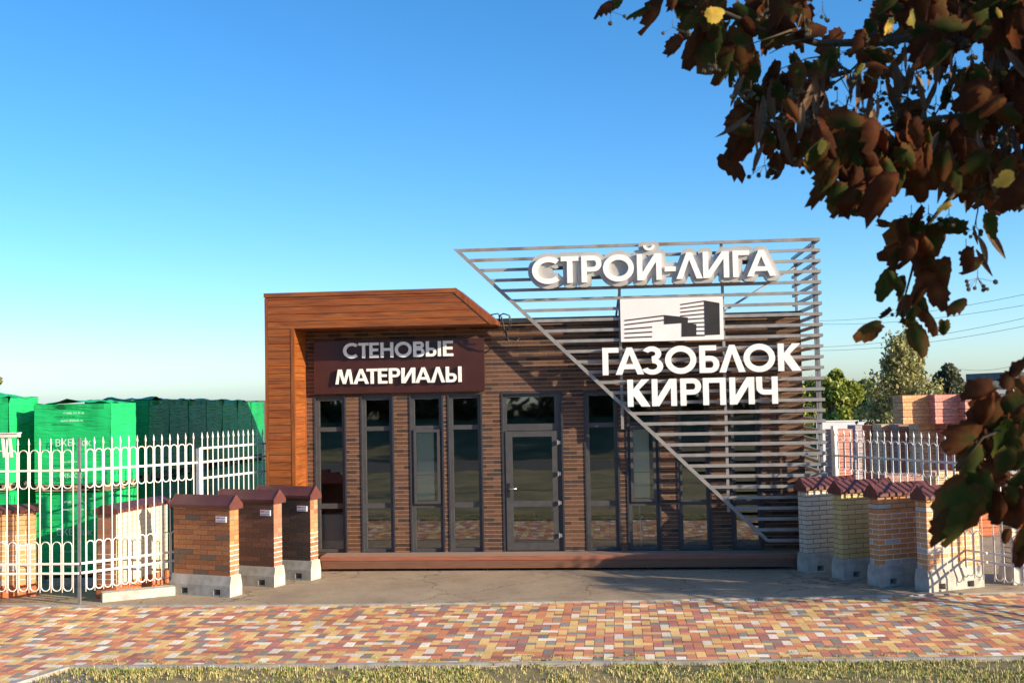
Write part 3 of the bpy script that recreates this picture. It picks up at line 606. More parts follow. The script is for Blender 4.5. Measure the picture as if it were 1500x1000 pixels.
letters(sg3, [('К', 258, 378), ('И', 390, 522), ('Р', 545, 655), ('П', 668, 788), ('И', 812, 943), ('Ч', 958, 1070)], GY-.12, (300, 834, 984), (1030, 818, 968), .06, .215, 3.703, 850, 330)
for s_ in (sg2, sg3):
    b = MB()
    zz = s_.location.z
    for k in range(9):
        x = -1.3+k*.36 if s_ is sg2 else -1.0+k*.28
        b.obox((x, -.01, .12 if s_ is sg2 else .10), (x, .035, .12 if s_ is sg2 else .10), .02, .02)
    b.build('mounting_peg', M['greysteel'], s_)
# logo panel
lp = thing('logo_panel', (.975, GY-.05, 4.3), 'white rectangular panel with a dark striped building emblem, between the two lettering lines', 'sign')
LY = GY-.07; TL, TR, BR, BL = [P2(850+x/3.703, 330+y/3.703, LY) for x, y in ((215, 402), (773, 384), (779, 617), (222, 634))]
lx, lz = lp.location.x, lp.location.z
px0, px1, pz0, pz1 = (TL[0]+BL[0])/2-lx, (TR[0]+BR[0])/2-lx, (BL[1]+BR[1])/2-lz, (TL[1]+TR[1])/2-lz
b = MB(); b.box(px0, px1, LY-lp.location.y, LY-lp.location.y+.045, pz0, pz1); b.build('panel', M['panelwhite'], lp, bevel=.004)
def lg(p): x, z = P2(850+p[0]/3.703, 330+p[1]/3.703, LY); return (x-lx, z-lz)
E_ = []
for y0, y1, x1, e in ((513, 486, 455, 488), (536, 510, 455, 0), (560, 548, 390, 0), (583, 574, 390, 0), (606, 600, 390, 0)):
    E_.append([(240, y0), (x1, y1), (x1, y1+7), (240, y0+7)])
E_.append([(455, 486), (522, 493), (584, 500), (584, 530), (630, 536), (630, 597), (676, 594), (676, 600), (550, 604), (550, 530), (455, 537)])
for k in range(9):
    y0 = 427+k*20.6; x0 = 543 if k < 4 else (584 if k < 6 else 630)
    yl = lerp(y0, 407+k*23.2, 1) if False else y0
    xr = 676; yr_ = 407+k*23.2
    fr = (x0-543)/(676-543); yy0 = lerp(y0, yr_, fr)
    E_.append([(x0, yy0), (xr, yr_), (xr, yr_+6.5), (x0, yy0+6.5)])
E_.append([(672, 407), (755, 421), (758, 592), (676, 596)])
b = MB(); solid([[lg(p) for p in q] for q in E_], LY-lp.location.y-.004, LY-lp.location.y-.0005, b); b.build('emblem', M['ink'], lp)
# brown board
bs_ = thing('sign_board', (-4, -.05, 3.7), 'glossy dark brown board with white letters СТЕНОВЫЕ МАТЕРИАЛЫ under the wooden portal', 'sign')
b = MB(); x0, z0 = P2(460, 570, -.09); x1, z1 = P2(708.5, 490, -.09)
b.box(x0+4, x1+4, -.04, .045, 3.175-3.7, 4.13-3.7); b.build('board', M['board'], bs_, bevel=.006)
letters(bs_, [('С', 245, 375), ('Т', 375, 460), ('Е', 468, 545), ('Н', 562, 668), ('О', 682, 824), ('В', 838, 932), ('Ы', 945, 1070), ('Е', 1090, 1172)], -.15, (300, 129, 258), (1130, 108, 240), .04, .205, 5.769, 460, 480)
letters(bs_, [('М', 180, 328), ('А', 332, 460), ('Т', 443, 535), ('Е', 540, 618), ('Р', 632, 727), ('И', 738, 852), ('А', 855, 988), ('Л', 985, 1105), ('Ы', 1113, 1243)], -.15, (250, 350, 478), (1180, 325, 460), .04, .205, 5.769, 460, 480)

# ------------------------------------------------------------------ brick sample pillars
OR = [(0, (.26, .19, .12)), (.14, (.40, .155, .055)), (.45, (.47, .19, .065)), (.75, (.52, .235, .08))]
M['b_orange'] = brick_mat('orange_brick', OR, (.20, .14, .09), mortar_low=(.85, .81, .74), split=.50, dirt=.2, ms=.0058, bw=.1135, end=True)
M['b_orange_l'] = brick_mat('orange_brick_shaded', [(0, (.20, .13, .08)), (.16, (.36, .135, .05)), (.5, (.42, .165, .06)), (.8, (.47, .19, .07))], (.10, .07, .05), dirt=.25, ms=.004, bw=.288)  # long faces darker than the ends: their shade is in the colour
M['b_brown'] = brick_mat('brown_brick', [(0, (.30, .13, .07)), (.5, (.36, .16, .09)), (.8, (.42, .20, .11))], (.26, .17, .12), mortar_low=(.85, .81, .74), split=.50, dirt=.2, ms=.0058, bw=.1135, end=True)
M['b_brown_l'] = brick_mat('brown_brick_shaded', [(0, (.16, .07, .045)), (.5, (.20, .085, .05)), (.8, (.24, .10, .06))], (.08, .055, .045), dirt=.3, ms=.004, bw=.288)  # shaded long faces of the brown pillar, painted darker than its ends
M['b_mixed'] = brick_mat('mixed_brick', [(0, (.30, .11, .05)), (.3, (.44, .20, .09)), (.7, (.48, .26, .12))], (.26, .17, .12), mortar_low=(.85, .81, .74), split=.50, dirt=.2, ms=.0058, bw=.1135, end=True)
M['b_mixed_l'] = brick_mat('mixed_brick_shaded', [(0, (.085, .05, .038)), (.5, (.11, .06, .042)), (.8, (.14, .07, .05))], (.06, .045, .04), dirt=.35, ms=.004, bw=.288)  # deep shade of the long faces put into the brick colour
M['b_cream'] = brick_mat('cream_brick', [(0, (.60, .52, .40)), (.5, (.66, .58, .45))], (.13, .10, .08), dirt=.12, ms=.0065, bh=.0785, bw=.288)
M['b_yellow'] = brick_mat('yellow_brick', [(0, (.58, .42, .17)), (.5, (.64, .48, .21))], (.15, .12, .08), dirt=.12, ms=.0055, bh=.0785, bw=.288)
M['b_smooth'] = brick_mat('pale_smooth_brick', [(0, (.66, .56, .40)), (.5, (.70, .60, .44))], (.50, .41, .28), dirt=.1, ms=.004, bw=.288)
M['b_og'] = brick_mat('orange_grey_brick', [(0, (.45, .42, .38)), (.09, (.56, .25, .09)), (.5, (.62, .29, .11)), (.93, (.40, .13, .06))], (.12, .08, .06), mortar_low=(.80, .76, .68), split=.8, dirt=.15, ms=.006, bh=.0785, bw=.288)
M['b_og2'] = brick_mat('light_orange_brick', [(0, (.48, .42, .36)), (.12, (.60, .29, .12)), (.5, (.66, .33, .14))], (.14, .10, .07), mortar_low=(.80, .76, .68), split=.86, dirt=.15, ms=.006, bh=.0785, bw=.288)
def pillar(name, loc, rz, label, mats, Ln=1.13, Th=.25, H=1.40, base='concrete', hb=.325, labelplate=False, group=None, side=1, ridge=.20, first=None):
    t = thing(name, loc, label, 'brick pillar', group, rz)     # local: near corner at origin; length runs along -x*side, thickness +y
    s = -1 if side > 0 else 1
    X = lambda v: s*v
    def bx(b, a, c, y0, y1, z0, z1, mi=0): x0, x1 = sorted((X(a), X(c))); b.box(x0, x1, y0, y1, z0, z1, mi)
    b = MB(); bx(b, .012, Ln-.012, .012, Th-.012, hb, H)
    me_m = mats
    o = b.build('brickwork', list(me_m), t)
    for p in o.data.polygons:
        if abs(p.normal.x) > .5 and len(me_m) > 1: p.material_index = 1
    uvl = o.data.uv_layers[0].data
    for p in o.data.polygons:
        for li in p.loop_indices: uvl[li].uv.y -= hb; uvl[li].uv.x += .01 if abs(p.normal.y) > .5 else -.012
    b = MB()
    if base == 'concrete':
        hole = [(.17, .30), (Ln-.32, Ln-.19)] if Ln > .9 else [(.2, .33)]
        cuts = [(-.015, hole[0][0], 0)]
        for i, h in enumerate(hole):
            cuts.append((h[0], h[1], 1)); cuts.append((h[1], hole[i+1][0] if i+1 < len(hole) else Ln+.015, 0))
        y0, y1 = -.03, Th+.03
        for a, c, hl in cuts:
            prof = [(y0, 0), (y1, 0), (y1, .17), (Th-.005, hb), (.005, hb), (y0, .17)] if not hl else [(y0, .115), (y1, .115), (y1, .17), (Th-.005, hb), (.005, hb), (y0, .17)]
            if hl: bx(b, a, c, y0+.002, y1-.002, 0, .025)
            b.prism(prof, lambda y, z, a=a: (X(a), y, z), lambda y, z, c=c: (X(c), y, z))
        b.build('base', M['concrete'], t)
    else:
        bx(b, 0, Ln, 0, Th, 0, hb); b.build('base', M['redbrick'], t)
    b = MB(); o2 = .035; zc = H-.018
    prof = [(-o2, zc), (-o2, zc+.05), (Th/2, zc+ridge), (Th+o2, zc+.05), (Th+o2, zc)]
    b.prism(prof, lambda y, z: (X(-.028), y, z), lambda y, z: (X(Ln+.028), y, z)); b.build('cap', M['cap'], t)
    b = MB(); b.prism([(-o2-.012, zc-.018), (-o2-.012, zc+.052), (Th/2, zc+ridge+.014), (Th+o2+.012, zc+.052), (Th+o2+.012, zc-.018)], lambda y, z: (X(-.034), y, z), lambda y, z: (X(-.02), y, z))
    b.prism([(-o2-.012, zc-.018), (-o2-.012, zc+.052), (Th/2, zc+ridge+.014), (Th+o2+.012, zc+.052), (Th+o2+.012, zc-.018)], lambda y, z: (X(Ln+.02), y, z), lambda y, z: (X(Ln+.034), y, z)); b.build('cap_end', M['cap'], t)
    if labelplate:
        b = MB(); bx(b, .07, .27, -.006, .011, H-.235, H-.145); lpz = b.build('label_plate', M['label'], t)
        b = MB(); bx(b, .19, .255, -.009, -.0065, H-.175, H-.158); b.build('red_mark', M['red'], lpz)
        b = MB(); bx(b, .085, .18, -.009, -.0065, H-.172, H-.162); bx(b, .085, .255, -.009, -.0065, H-.216, H-.205); b.build('text_line', M['blueprint'], lpz)
    return t
LG = 'brick sample pillars left of the pavilion'; RG = 'brick sample pillars right of the pavilion'
AL = R(-18)
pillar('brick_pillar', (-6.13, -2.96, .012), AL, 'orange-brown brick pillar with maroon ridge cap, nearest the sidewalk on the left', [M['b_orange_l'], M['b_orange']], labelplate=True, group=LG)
pillar('brick_pillar', (-5.70, -2.06, .012), AL, 'brown brick pillar with shade-darkened long faces, in the middle of the left three', [M['b_brown_l'], M['b_brown']], labelplate=True, group=LG)
pillar('brick_pillar', (-5.265, -1.41, .012), AL, 'brown brick pillar with long faces coloured in deep shade, closest to the wooden portal', [M['b_mixed_l'], M['b_mixed']], labelplate=True, group=LG)
AR = R(27)
pillar('brick_pillar', (3.105, -.90, .012), AR, 'cream white brick pillar beside the slatted screen', [M['b_cream']], group=RG, side=-1, Ln=1.04)
pillar('brick_pillar', (3.56, -1.55, .012), AR, 'yellow brick pillar second from the slatted screen', [M['b_yellow']], group=RG, side=-1, Ln=1.04)
pillar('brick_pillar', (3.985, -2.215, .012), AR, 'orange and grey brick pillar striped by fence shadows, third from the screen', [M['b_og']], group=RG, side=-1, Ln=1.04)
pillar('brick_pillar', (4.585, -2.70, .012), AR, 'light orange brick pillar nearest the sidewalk on the right', [M['b_og2']], group=RG, side=-1, Ln=1.04)
pillar('brick_pillar', (-8.29, -3.02, .012), R(-98), 'cream brick pillar with red base behind the left white fence', [M['b_smooth'], M['b_brown']], Ln=1.55, Th=.36, H=1.36, base='red', hb=.22, group='brick sample pillars behind the left fence', side=1, ridge=.13)
pillar('brick_pillar', (-9.41, -2.80, .012), R(25), 'orange brick pillar cut by the left edge of the picture', [M['b_og2']], Ln=1.4, Th=.3, H=1.36, base='red', hb=.2, group='brick sample pillars behind the left fence', ridge=.13)
# cream pillars on the far right behind the fence
pillar('brick_pillar', (6.02, -2.08, .012), AR, 'pale brick pillar behind the fence at the right edge of the picture', [M['b_cream']], group=RG, side=-1, Ln=1.04)

# ------------------------------------------------------------------ white ornamental fences
def stad(cx, z0, z1, w_, n=7):
    r = w_/2; P = [(cx+r*math.cos(math.pi*k/n), z1-r+r*math.sin(math.pi*k/n)) for k in range(n+1)]
    return P+[(cx+r*math.cos(math.pi+math.pi*k/n), z0+r+r*math.sin(math.pi+math.pi*k/n)) for k in range(n+1)]
pk_cache = {}
def fence(p0, p1, pitch, label, group, zt=2.57, mat=None, zoff=0, endpost=None, arcs=True, name='metal_fence', rr=1.0):
    mat = mat or M['fencewhite']
    dx, dy = p1[0]-p0[0], p1[1]-p0[1]; Ln = math.hypot(dx, dy); t = thing(name, (p0[0], p0[1], zoff), label, 'fence', group, math.atan2(dy, dx))
    n = max(1, round(Ln/pitch)); pitch = Ln/n; s = zt/2.57
    if ('p', mat.name, zt) not in pk_cache:
        b = MB(); b.tube([(0, 0, .2*s), (0, 0, 2.46*s)], .0095*rr, 6); b.tube([(0, 0, 2.455*s), (0, 0, 2.475*s), (0, 0, zt)], [.011, .019, .002], 6); o = b.build('picket', mat, t, True); pk_cache[('p', mat.name, zt)] = o.data; first = o
    else:
        first = bpy.data.objects.new('picket', pk_cache[('p', mat.name, zt)]); col.objects.link(first); first.parent = t
    first.location.x = pitch*.5
    for k in range(1, n):
        c = first.copy(); c.location.x = pitch*(k+.5); c.parent = t; col.objects.link(c)
    if arcs:
        for za, zb in ((1.79, 2.385), (.225, .975)):
            b = MB(); b.tube([(x_, 0, z_) for x_, z_ in stad(0, za*s, zb*s, pitch*.80)], .0095*rr, 5, 0, True); f_ = b.build('scroll_loop', mat, t, True); f_.location.x = pitch
            for k in range(2, n):
                c = f_.copy(); c.location.x = pitch*k; c.parent = t; col.objects.link(c)
    for z in ((2.07, .64, .495) if arcs else (2.30, 2.07, 1.80, .64, .495)):
        b = MB(); b.box(0, Ln, -.012, .012, z*s-.016, z*s+.016); b.build('rail', mat, t)
    if endpost:
        b = MB(); b.box(-.04, .04, -.04, .04, 0, endpost[0]); b.build('post', endpost[1], t)
    return t
FG = 'white ornamental metal fence panels'
fence((-12.2, -3.62), (-8.30, -3.58), .175, 'white looped fence panel at the left picture edge beside the sidewalk', FG)
fence((-8.28, -3.54), (-7.02, -2.0), .142, 'white looped fence panel angled back behind the orange-brown pillar', FG, endpost=None)
fence((-7.00, -1.96), (-6.30, -.10), .131, 'white barred fence panel running up to the wooden portal', FG, arcs=False, endpost=(2.30, M['fencewhite']))
fence((3.80, .15), (5.45, -2.70), .165, 'white looped fence panel right of the slatted screen, behind the right pillars', FG, zt=2.37, mat=M['fenceshade'], rr=.9, endpost=(2.43, M['fencewhite']))
fence((5.47, -2.74), (7.6, -6.4), .17, 'white looped fence panel leaving the picture on the right', FG, zt=2.40, mat=M['fenceshade'], rr=.9)
b = MB(); b.box(-.02, .02, -.02, .02, 0, 2.55); b.build('fence_post', M['greysteel'], None, loc=(-8.33, -3.50, .012)); o = bpy.data.objects['fence_post']; tag(o, 'grey steel post at the corner of the left white fence', 'post')
# small canopy profile at the far left
cn = thing('sign_bracket', at(14, 640, 16.85), 'cream metal bracket with two hanging legs above the left fence', 'bracket')
b = MB(); b.box(-.35, .16, -.03, .03, 0, .055); b.box(-.35, .165, -.05, .05, .055, .068); b.build('bar', M['fencewhite'], cn)
for x in (-.11, .0):
    b = MB(); b.obox((x, 0, 0), (x+.03, 0, -.30), .03, .035); b.build('leg', M['fencewhite'], cn)
cb = MB(); cb.box(-.55, .55, -.11, .11, 0, .14)
o = cb.build('concrete_block', M['concrete'], loc=(-7.62, -2.98, .012), bevel=.015); o.rotation_euler.z = R(33); tag(o, 'low rough concrete block lying at the foot of the left fence', 'concrete block')
cb = MB(); cb.box(-.7, .7, -.06, .06, 0, .12)
o = cb.build('concrete_block', M['concrete'], loc=(-9.0, -1.8, .012), bevel=.015); o.rotation_euler.z = R(5); tag(o, 'concrete block on the ground between the two pillars behind the left fence', 'concrete block')

# ------------------------------------------------------------------ wrapped pallets
def wrap_mesh(b, w_, d, h, seed, peak=.0):
    nx, nz = 12, 14; off = Vector((seed*7.3, seed*3.1, 0))
    def disp(p, n_):
        q = noise.noise(Vector((p.x*1.6, p.y*1.6, p.z*1.6))+off)*.022+noise.noise(Vector((p.x*3, p.y*3, p.z*14))+off)*.009
        if p.z > h-.02: q += max(0, noise.noise(Vector((p.x*3.2, p.y*3.2, 9))+off))*.10+peak*max(0, 1-abs(p.x/w_+.05)*3)*.12
        return p+n_*q
    def grid(o, u, v, nu, nv, n_):
        for i in range(nu):
            for j in range(nv):
                b.face([disp(o+u*(a/nu)+v*(c/nv), n_) for a, c in ((i, j), (i+1, j), (i+1, j+1), (i, j+1))])
    V = Vector
    x0, x1, y0, y1, z0, z1 = -w_/2, w_/2, -d/2, d/2, .13, h
    nn = lambda x, y, z: V((x, y, z)).normalized()
    grid(V((x0, y0, z0)), V((w_, 0, 0)), V((0, 0, z1-z0)), nx, nz, V((0, -1, 0))); grid(V((x1, y0, z0)), V((0, d, 0)), V((0, 0, z1-z0)), nx, nz, V((1, 0, 0)))
    grid(V((x1, y1, z0)), V((-w_, 0, 0)), V((0, 0, z1-z0)), nx, nz, V((0, 1, 0))); grid(V((x0, y1, z0)), V((0, -d, 0)), V((0, 0, z1-z0)), nx, nz, V((-1, 0, 0)))
    grid(V((x0-.012, y0-.012, z1)), V((w_+.024, 0, 0)), V((0, d+.024, 0)), 14, 10, V((0, 0, 1)))
def wtext(txt, size, x, z, y, par, align='CENTER', bold=0.0, name='printing', sx=1):
    cu = bpy.data.curves.new('txt', 'FONT'); cu.body = txt; cu.size = size; cu.align_x = align; cu.offset = bold; cu.extrude = .0008
    o = bpy.data.objects.new('txt', cu); col.objects.link(o); dg = bpy.context.evaluated_depsgraph_get(); me = bpy.data.meshes.new_from_object(o.evaluated_get(dg)); bpy.data.objects.remove(o)
    me.transform(Matrix.Rotation(R(90), 4, 'X')); me.transform(Matrix.Diagonal((sx, 1, 1, 1))); me.materials.clear(); me.materials.append(M['print'])
    q = bpy.data.objects.new(name, me); col.objects.link(q); q.parent = par; q.location = (x, y, z); return q
def pack(loc, w_, d, h, label, group, seed, mat, peak=0, print_=None, rz=0):
    t = thing('wrapped_pallet', loc, label, 'wrapped pallet', group, rz)
    b = MB(); wrap_mesh(b, w_, d, h, seed, peak); b.build('wrap', mat, t, True)
    b = MB()
    for k in (-1, 0, 1): b.box(-w_/2, w_/2, k*(d/2-.07)-.05, k*(d/2-.07)+.05, 0, .02); b.box(-w_/2, w_/2, k*(d/2-.07)-.05, k*(d/2-.07)+.05, .1, .125); [b.box(j*(w_/2-.08)-.06, j*(w_/2-.08)+.06, k*(d/2-.07)-.045, k*(d/2-.07)+.045, .02, .1) for j in (-1, 0, 1)]
    b.build('pallet', M['palletwood'], t)
    y = -d/2-.078
    if print_ == 'full':
        wtext('ВКБ', .17, -.12, h*.52, y, t); wtext('ЛОК', .12, .24, h*.52, y, t)
        wtext('www.vkblock.ru', .062, .02, h*.80, y, t); wtext('+7 (988) 351 07 60', .05, .05, h*.885, y, t); wtext('www.vkblock.com', .05, 0, h*.33, y, t); wtext('ВКБЛОК', .10, 0, h*.16, y, t)
    elif print_ == 'edge':
        wtext('ВКБЛОК', .19, w_/2-.30, h*.50, y, t, 'RIGHT'); wtext('GmbH', .075, w_/2-.22, h*.76, y, t, 'RIGHT'); wtext('www.vkblock.com', .062, w_/2-.28, h*.67, y, t, 'RIGHT')
        wtext('VALEO', .06, w_/2-.50, h*.91, y, t, 'RIGHT') if False else None
        wtext('GmbH', .06, w_/2-.26, h*.22, y, t, 'RIGHT'); wtext('www.vkblock.com', .05, w_/2-.3, h*.30, y, t, 'RIGHT')
    return t
GG = 'green wrapped pallets of blocks behind the left fence'
def stack(x1, y0, w_, d, h1, h2, seed, mat, words, print_=None, peak=0):
    pack((x1-w_/2, y0+d/2, .012), w_, d, h1, words % 'lower', GG, seed, mat, 0, print_)
    pack((x1-w_/2-.03, y0+d/2+.02, .012+h1+.02), w_, d, h2, words % 'upper', GG, seed+1, mat, peak, print_)
stack(-10.62, -1.45, 1.45, 1.0, 1.56, 1.62, 1, M['wrap'], 'bright green wrapped pallet, %s one of the pile at the left picture edge', 'edge', 1)
stack(-8.80, -1.35, 1.40, 1.0, 1.53, 1.52, 5, M['wrap'], 'bright green wrapped pallet printed ВКБЛОК, %s one of the second pile', 'full', .5)
ordn = ['nearest', 'second', 'third', 'fourth', 'fifth', 'sixth', 'farthest']
for k in range(7):
    stack(-9.13, 1.0+k*1.03, 1.3, .99, 1.53, 1.56-.016*k, 10+k*3, M['wrapshade'], 'green wrapped pallet coloured as shaded, %s one of the '+ordn[k]+' pile in the row beside the portal', None)

# ------------------------------------------------------------------ brick stacks behind the right fence
def bpack(x, y, w_, d, z0, h, label, mat, group, rz=0):
    b = MB(); rows = max(2, round(h/.17)); rb = random.Random(hash(label) % 999 if False else int(x*100+z0*7))
    for k in range(rows):
        e = rb.uniform(-.008, .008); b.box(-w_/2+e, w_/2+e, -d/2+e, d/2+e, k*h/rows, (k+1)*h/rows-.012)
    o = b.build('brick_stack', mat, None, loc=(x, y, z0)); o.rotation_euler.z = rz; return tag(o, label, 'brick stack', group)
def hb(name, c): return brick_mat(name, [(0, tuple(v*.85 for v in c)), (.5, c), (.8, tuple(v*1.1 for v in c))], tuple(v*.55 for v in c), bw=.13, bh=.085, ms=.006, dirt=.2)
M['hb_o'] = hb('hollow_brick_orange', (.72, .36, .17)); M['hb_p'] = hb('hollow_brick_pink', (.66, .28, .22)); M['hb_c'] = hb('hollow_brick_cream', (.78, .52, .31)); M['hb_r'] = hb('hollow_brick_red', (.62, .17, .06)); M['hb_g'] = hb('block_grey', (.42, .36, .38)); M['hb_d'] = hb('hollow_brick_mauve', (.42, .24, .2))
BG = 'pallets of bricks behind the right fence'
def stack_px(px0, px1, ptop, D, z0, label, mat, d=.9, rz=0):
    d = .5
    p = at((px0+px1)/2, ptop, D); w_ = (px1-px0)/FPX*D
    bpack(p.x, p.y+d/2, w_, d, z0, p.z-z0, label, mat, BG, rz)
TH = R(14)
stack_px(1317, 1361, 578, 27, 2.19, 'orange brick pack on top of the stacks, leftmost of the top row', M['hb_o'], 1.2, TH)
stack_px(1364, 1404, 577, 26.8, 2.19, 'pink brick pack on top of the stacks, middle of the top row', M['hb_p'], 1.2, TH)
stack_px(1408, 1450, 576, 26.6, 2.19, 'dusky pink brick pack on top of the stacks, right one of the top row', M['hb_p'], 1.2, TH)
for a, c, tp, D, mt, lb in ((1216, 1246, 628, 30, 'hb_p', 'small pink brick pack just right of the screen post'), (1249, 1268, 622, 31, 'hb_g', 'blue-grey block pack behind the fence left of the orange ones'), (1272, 1285, 622, 29, 'hb_r', 'narrow red-orange brick pack in the lower row'),
                            (1287, 1310, 621, 28.5, 'hb_c', 'cream brick pack left below the top row'), (1312, 1338, 621, 28, 'hb_d', 'mauve brick pack directly under the orange top pack'), (1341, 1377, 619, 27.4, 'hb_c', 'cream brick pack under the orange and pink top packs'),
                            (1380, 1420, 618, 27.0, 'hb_p', 'pink brick pack under the middle top pack'), (1423, 1458, 616, 26.6, 'hb_r', 'red brick pack in the lower row behind the leaves'), (1461, 1530, 640, 25, 'hb_g', 'grey block pack at the right picture edge')):
    p = at((a+c)/2, tp, D)
    for i, zz in enumerate((.02, 1.1)):
        stack_px(a, c, tp if i else tp+52*27/D, D, zz, lb+(', upper' if i else ', lower'), M[mt], 1.0, TH)
# low packs in front of those, seen between the pickets
for a, c, tp, bt_, D, mt, lb in ((1365, 1402, 690, 0, 24, 'hb_c', 'low cream brick pack close behind the fence'), (1290, 1350, 694, 0, 25, 'hb_d', 'low dark brick pack close behind the fence'), (1425, 1455, 655, 0, 23, 'hb_r', 'low bright red brick pack close behind the fence')):
    stack_px(a, c, tp, D, .02, lb, M[mt], .8, TH)
# white site wall, far buildings
p0, p1 = at(1196, 618, 42), at(1305, 619, 42)
b = MB(); b.box(p0.x, p1.x, p0.y, p0.y+.1, -.02, p0.z); b.box(p0.x, p1.x, p0.y-.02, p0.y+.12, p0.z, p0.z+.05)
tag(b.build('site_wall', M['cabinet']), 'long white panel wall far behind the right fence', 'wall')
M['farwall'] = rough_mat('far_render', (.24, .24, .25), (.30, .30, .31), 1, .8, 0, 0); M['fardark'] = rough_mat('far_roof', (.07, .08, .09), (.1, .11, .12), 1, .8, 0, 0)
def farb(px0, px1, ptop, D, label, d=12, rh=.5):
    p = at(px0, ptop, D); q = at(px1, ptop, D); t = thing('low_building', (p.x, p.y, 0), label, 'building', None)
    W_ = q.x-p.x; b = MB(); b.box(0, W_, 0, d, -.03, p.z-rh); o = b.build('wall', M['farwall'], t)
    b = MB(); b.box(-.3, W_+.3, -.3, d+.3, p.z-rh, p.z); b.build('roof', M['fardark'], t)
    for k in range(int(W_/3)):
        b = MB(); b.box(1+k*3, 2.4+k*3, -.03, -.005, (p.z-rh)*.4, (p.z-rh)*.8); b.build('window', M['fardark'], t)
farb(1393, 1560, 559, 95, 'long low grey building with dark flat roof beyond the brick stacks')
farb(1476, 1620, 545, 110, 'taller grey block rising behind the long low building at the right edge', rh=1.0)
# power lines
M['wire'] = rough_mat('wire', (.16, .19, .24), (.2, .23, .28), 1, .6, 0, 0)
for k, (xa, ya, xb, yb, lab) in enumerate(((1150, 469, 1560, 418, 'highest'), (1150, 472, 1560, 436, 'second highest'), (1150, 508, 1560, 452, 'middle'), (1150, 512, 1560, 465, 'fourth'), (1394, 538, 1560, 510, 'lowest'))):
    a, c = at(xa, ya, 120), at(xb, yb, 75); b = MB(); P = []
    for i in range(17):
        f = i/16; q = a.lerp(c, f); q.z -= 4*f*(1-f)*.8; P.append(q)
    b.tube(P, .015, 4); tag(b.build('power_line', M['wire']), lab+' of the thin power lines crossing the sky at right', 'power line', 'overhead power lines at right')
pl = at(1398, 560, 96); b = MB(); b.tube([(pl.x, pl.y, 0), (pl.x, pl.y, at(1398, 538, 96).z)], .12, 6); b.box(pl.x-.6, pl.x+.6, pl.y-.05, pl.y+.05, at(1398, 539, 96).z-.3, at(1398, 539, 96).z-.15); tag(b.build('power_pole', M['fardark']), 'small dark pole carrying the lowest power line', 'pole')

# ------------------------------------------------------------------ trees
def leaf_mat(name, trans=.25):
    m, t, b = newmat(name); a = N(t, 'ShaderNodeAttribute', attribute_name='Col'); L(t, a.outputs['Color'], b.inputs['Base Color']); b.inputs['Roughness'].default_value = .55
    tr = N(t, 'ShaderNodeBsdfTranslucent'); L(t, a.outputs['Color'], tr.inputs[0]); mx = N(t, 'ShaderNodeMixShader'); mx.inputs[0].default_value = trans
    o = t.nodes['Material Output']; L(t, b.outputs[0], mx.inputs[1]); L(t, tr.outputs[0], mx.inputs[2]); L(t, mx.outputs[0], o.inputs[0]); return m
M['foliage'] = leaf_mat('foliage', .3)
rt_ = random.Random(21)
def leaf_quad(b, p, s, c, rr, down=False):
    d = Vector((rr.gauss(0, 1), rr.gauss(0, 1), rr.gauss(0, 1)-(1.2 if down else 0))).normalized(); e = d.cross(Vector((rr.gauss(0, 1), rr.gauss(0, 1), rr.gauss(0, 1)))).normalized()
    b.face([p-d*s, p+e*s*.5, p+d*s, p-e*s*.5], 0, c)
def tree(name, loc, label, height, rad, cols, n, leaf, seed, trunk_h=.35, bark=None, blobs=14, group=None, weep=False, rz_=.45):
    rr = random.Random(seed); t = thing(name, loc, label, 'tree', group); bark = bark or M['bark']
    b = MB(); tr = height*.022+.03; top = Vector((rr.uniform(-.1, .1)*rad, 0, height*.8)); P = [Vector((0, 0, 0))]
    for i in range(1, 6): P.append(top*(i/5)+Vector((rr.gauss(0, .04), rr.gauss(0, .04), 0))*height*.4)
    b.tube(P, [tr*(1-.14*i) for i in range(6)], 7); B = []
    for k in range(blobs):
        a = rr.uniform(0, 6.28); zf = rr.uniform(trunk_h, .93); zr = math.sin(min(1, (zf-trunk_h)/(1-trunk_h)*.9+.12)*math.pi)**.6 if not weep else (1.05-zf)*1.3
        q = rad*zr*(rr.uniform(.25, 1.0) if weep else rr.uniform(.35, .85)); c = Vector((math.cos(a)*q, math.sin(a)*q, height*zf)); B.append((c, rad*(rr.uniform(.16, .3) if weep else rr.uniform(.26, .46))))
        s = P[min(5, int(zf*5))]; mid = s.lerp(c, .5)+Vector((0, 0, height*.03)); b.tube([s, mid, c], [tr*.35, tr*.22, tr*.08], 5)
    b.build('trunk', bark, t, True)
    b = MB()
    for k in range(n):
        c, r_ = rr.choice(B); v = Vector((rr.gauss(0, 1), rr.gauss(0, 1), rr.gauss(0, 1))).normalized()*r_*(rr.random()**.38)
        if weep: v.z = v.z*.6-abs(rr.gauss(0, r_*.9)); v.x *= .9
        p = c+v; q = rr.uniform(.75, 1.3); cc = rr.choice(cols)
        if p.z < .15: continue
        leaf_quad(b, p, leaf*rr.uniform(.6, 1.3), tuple(x*q for x in cc), rr, weep)
    b.build('crown', M['foliage'], t); return t
GR = [(.19, .24, .03), (.25, .29, .045), (.14, .19, .03), (.32, .32, .06)]
OL = [(.13, .15, .04), (.17, .18, .05), (.09, .11, .03), (.22, .20, .07)]
TG = 'trees beyond the right fence'
def tpx(px, ptop, D, rpx, **kw):
    p = at(px, ptop, D); tree(loc=(p.x, p.y, -.03), height=p.z/.97, rad=rpx/FPX*D, **kw)
tpx(1222, 545, 44, 42, name='bushy_tree', label='bright green bushy tree right behind the slatted screen', cols=GR, n=7000, leaf=.13, seed=1, trunk_h=.1, blobs=22, group=TG)
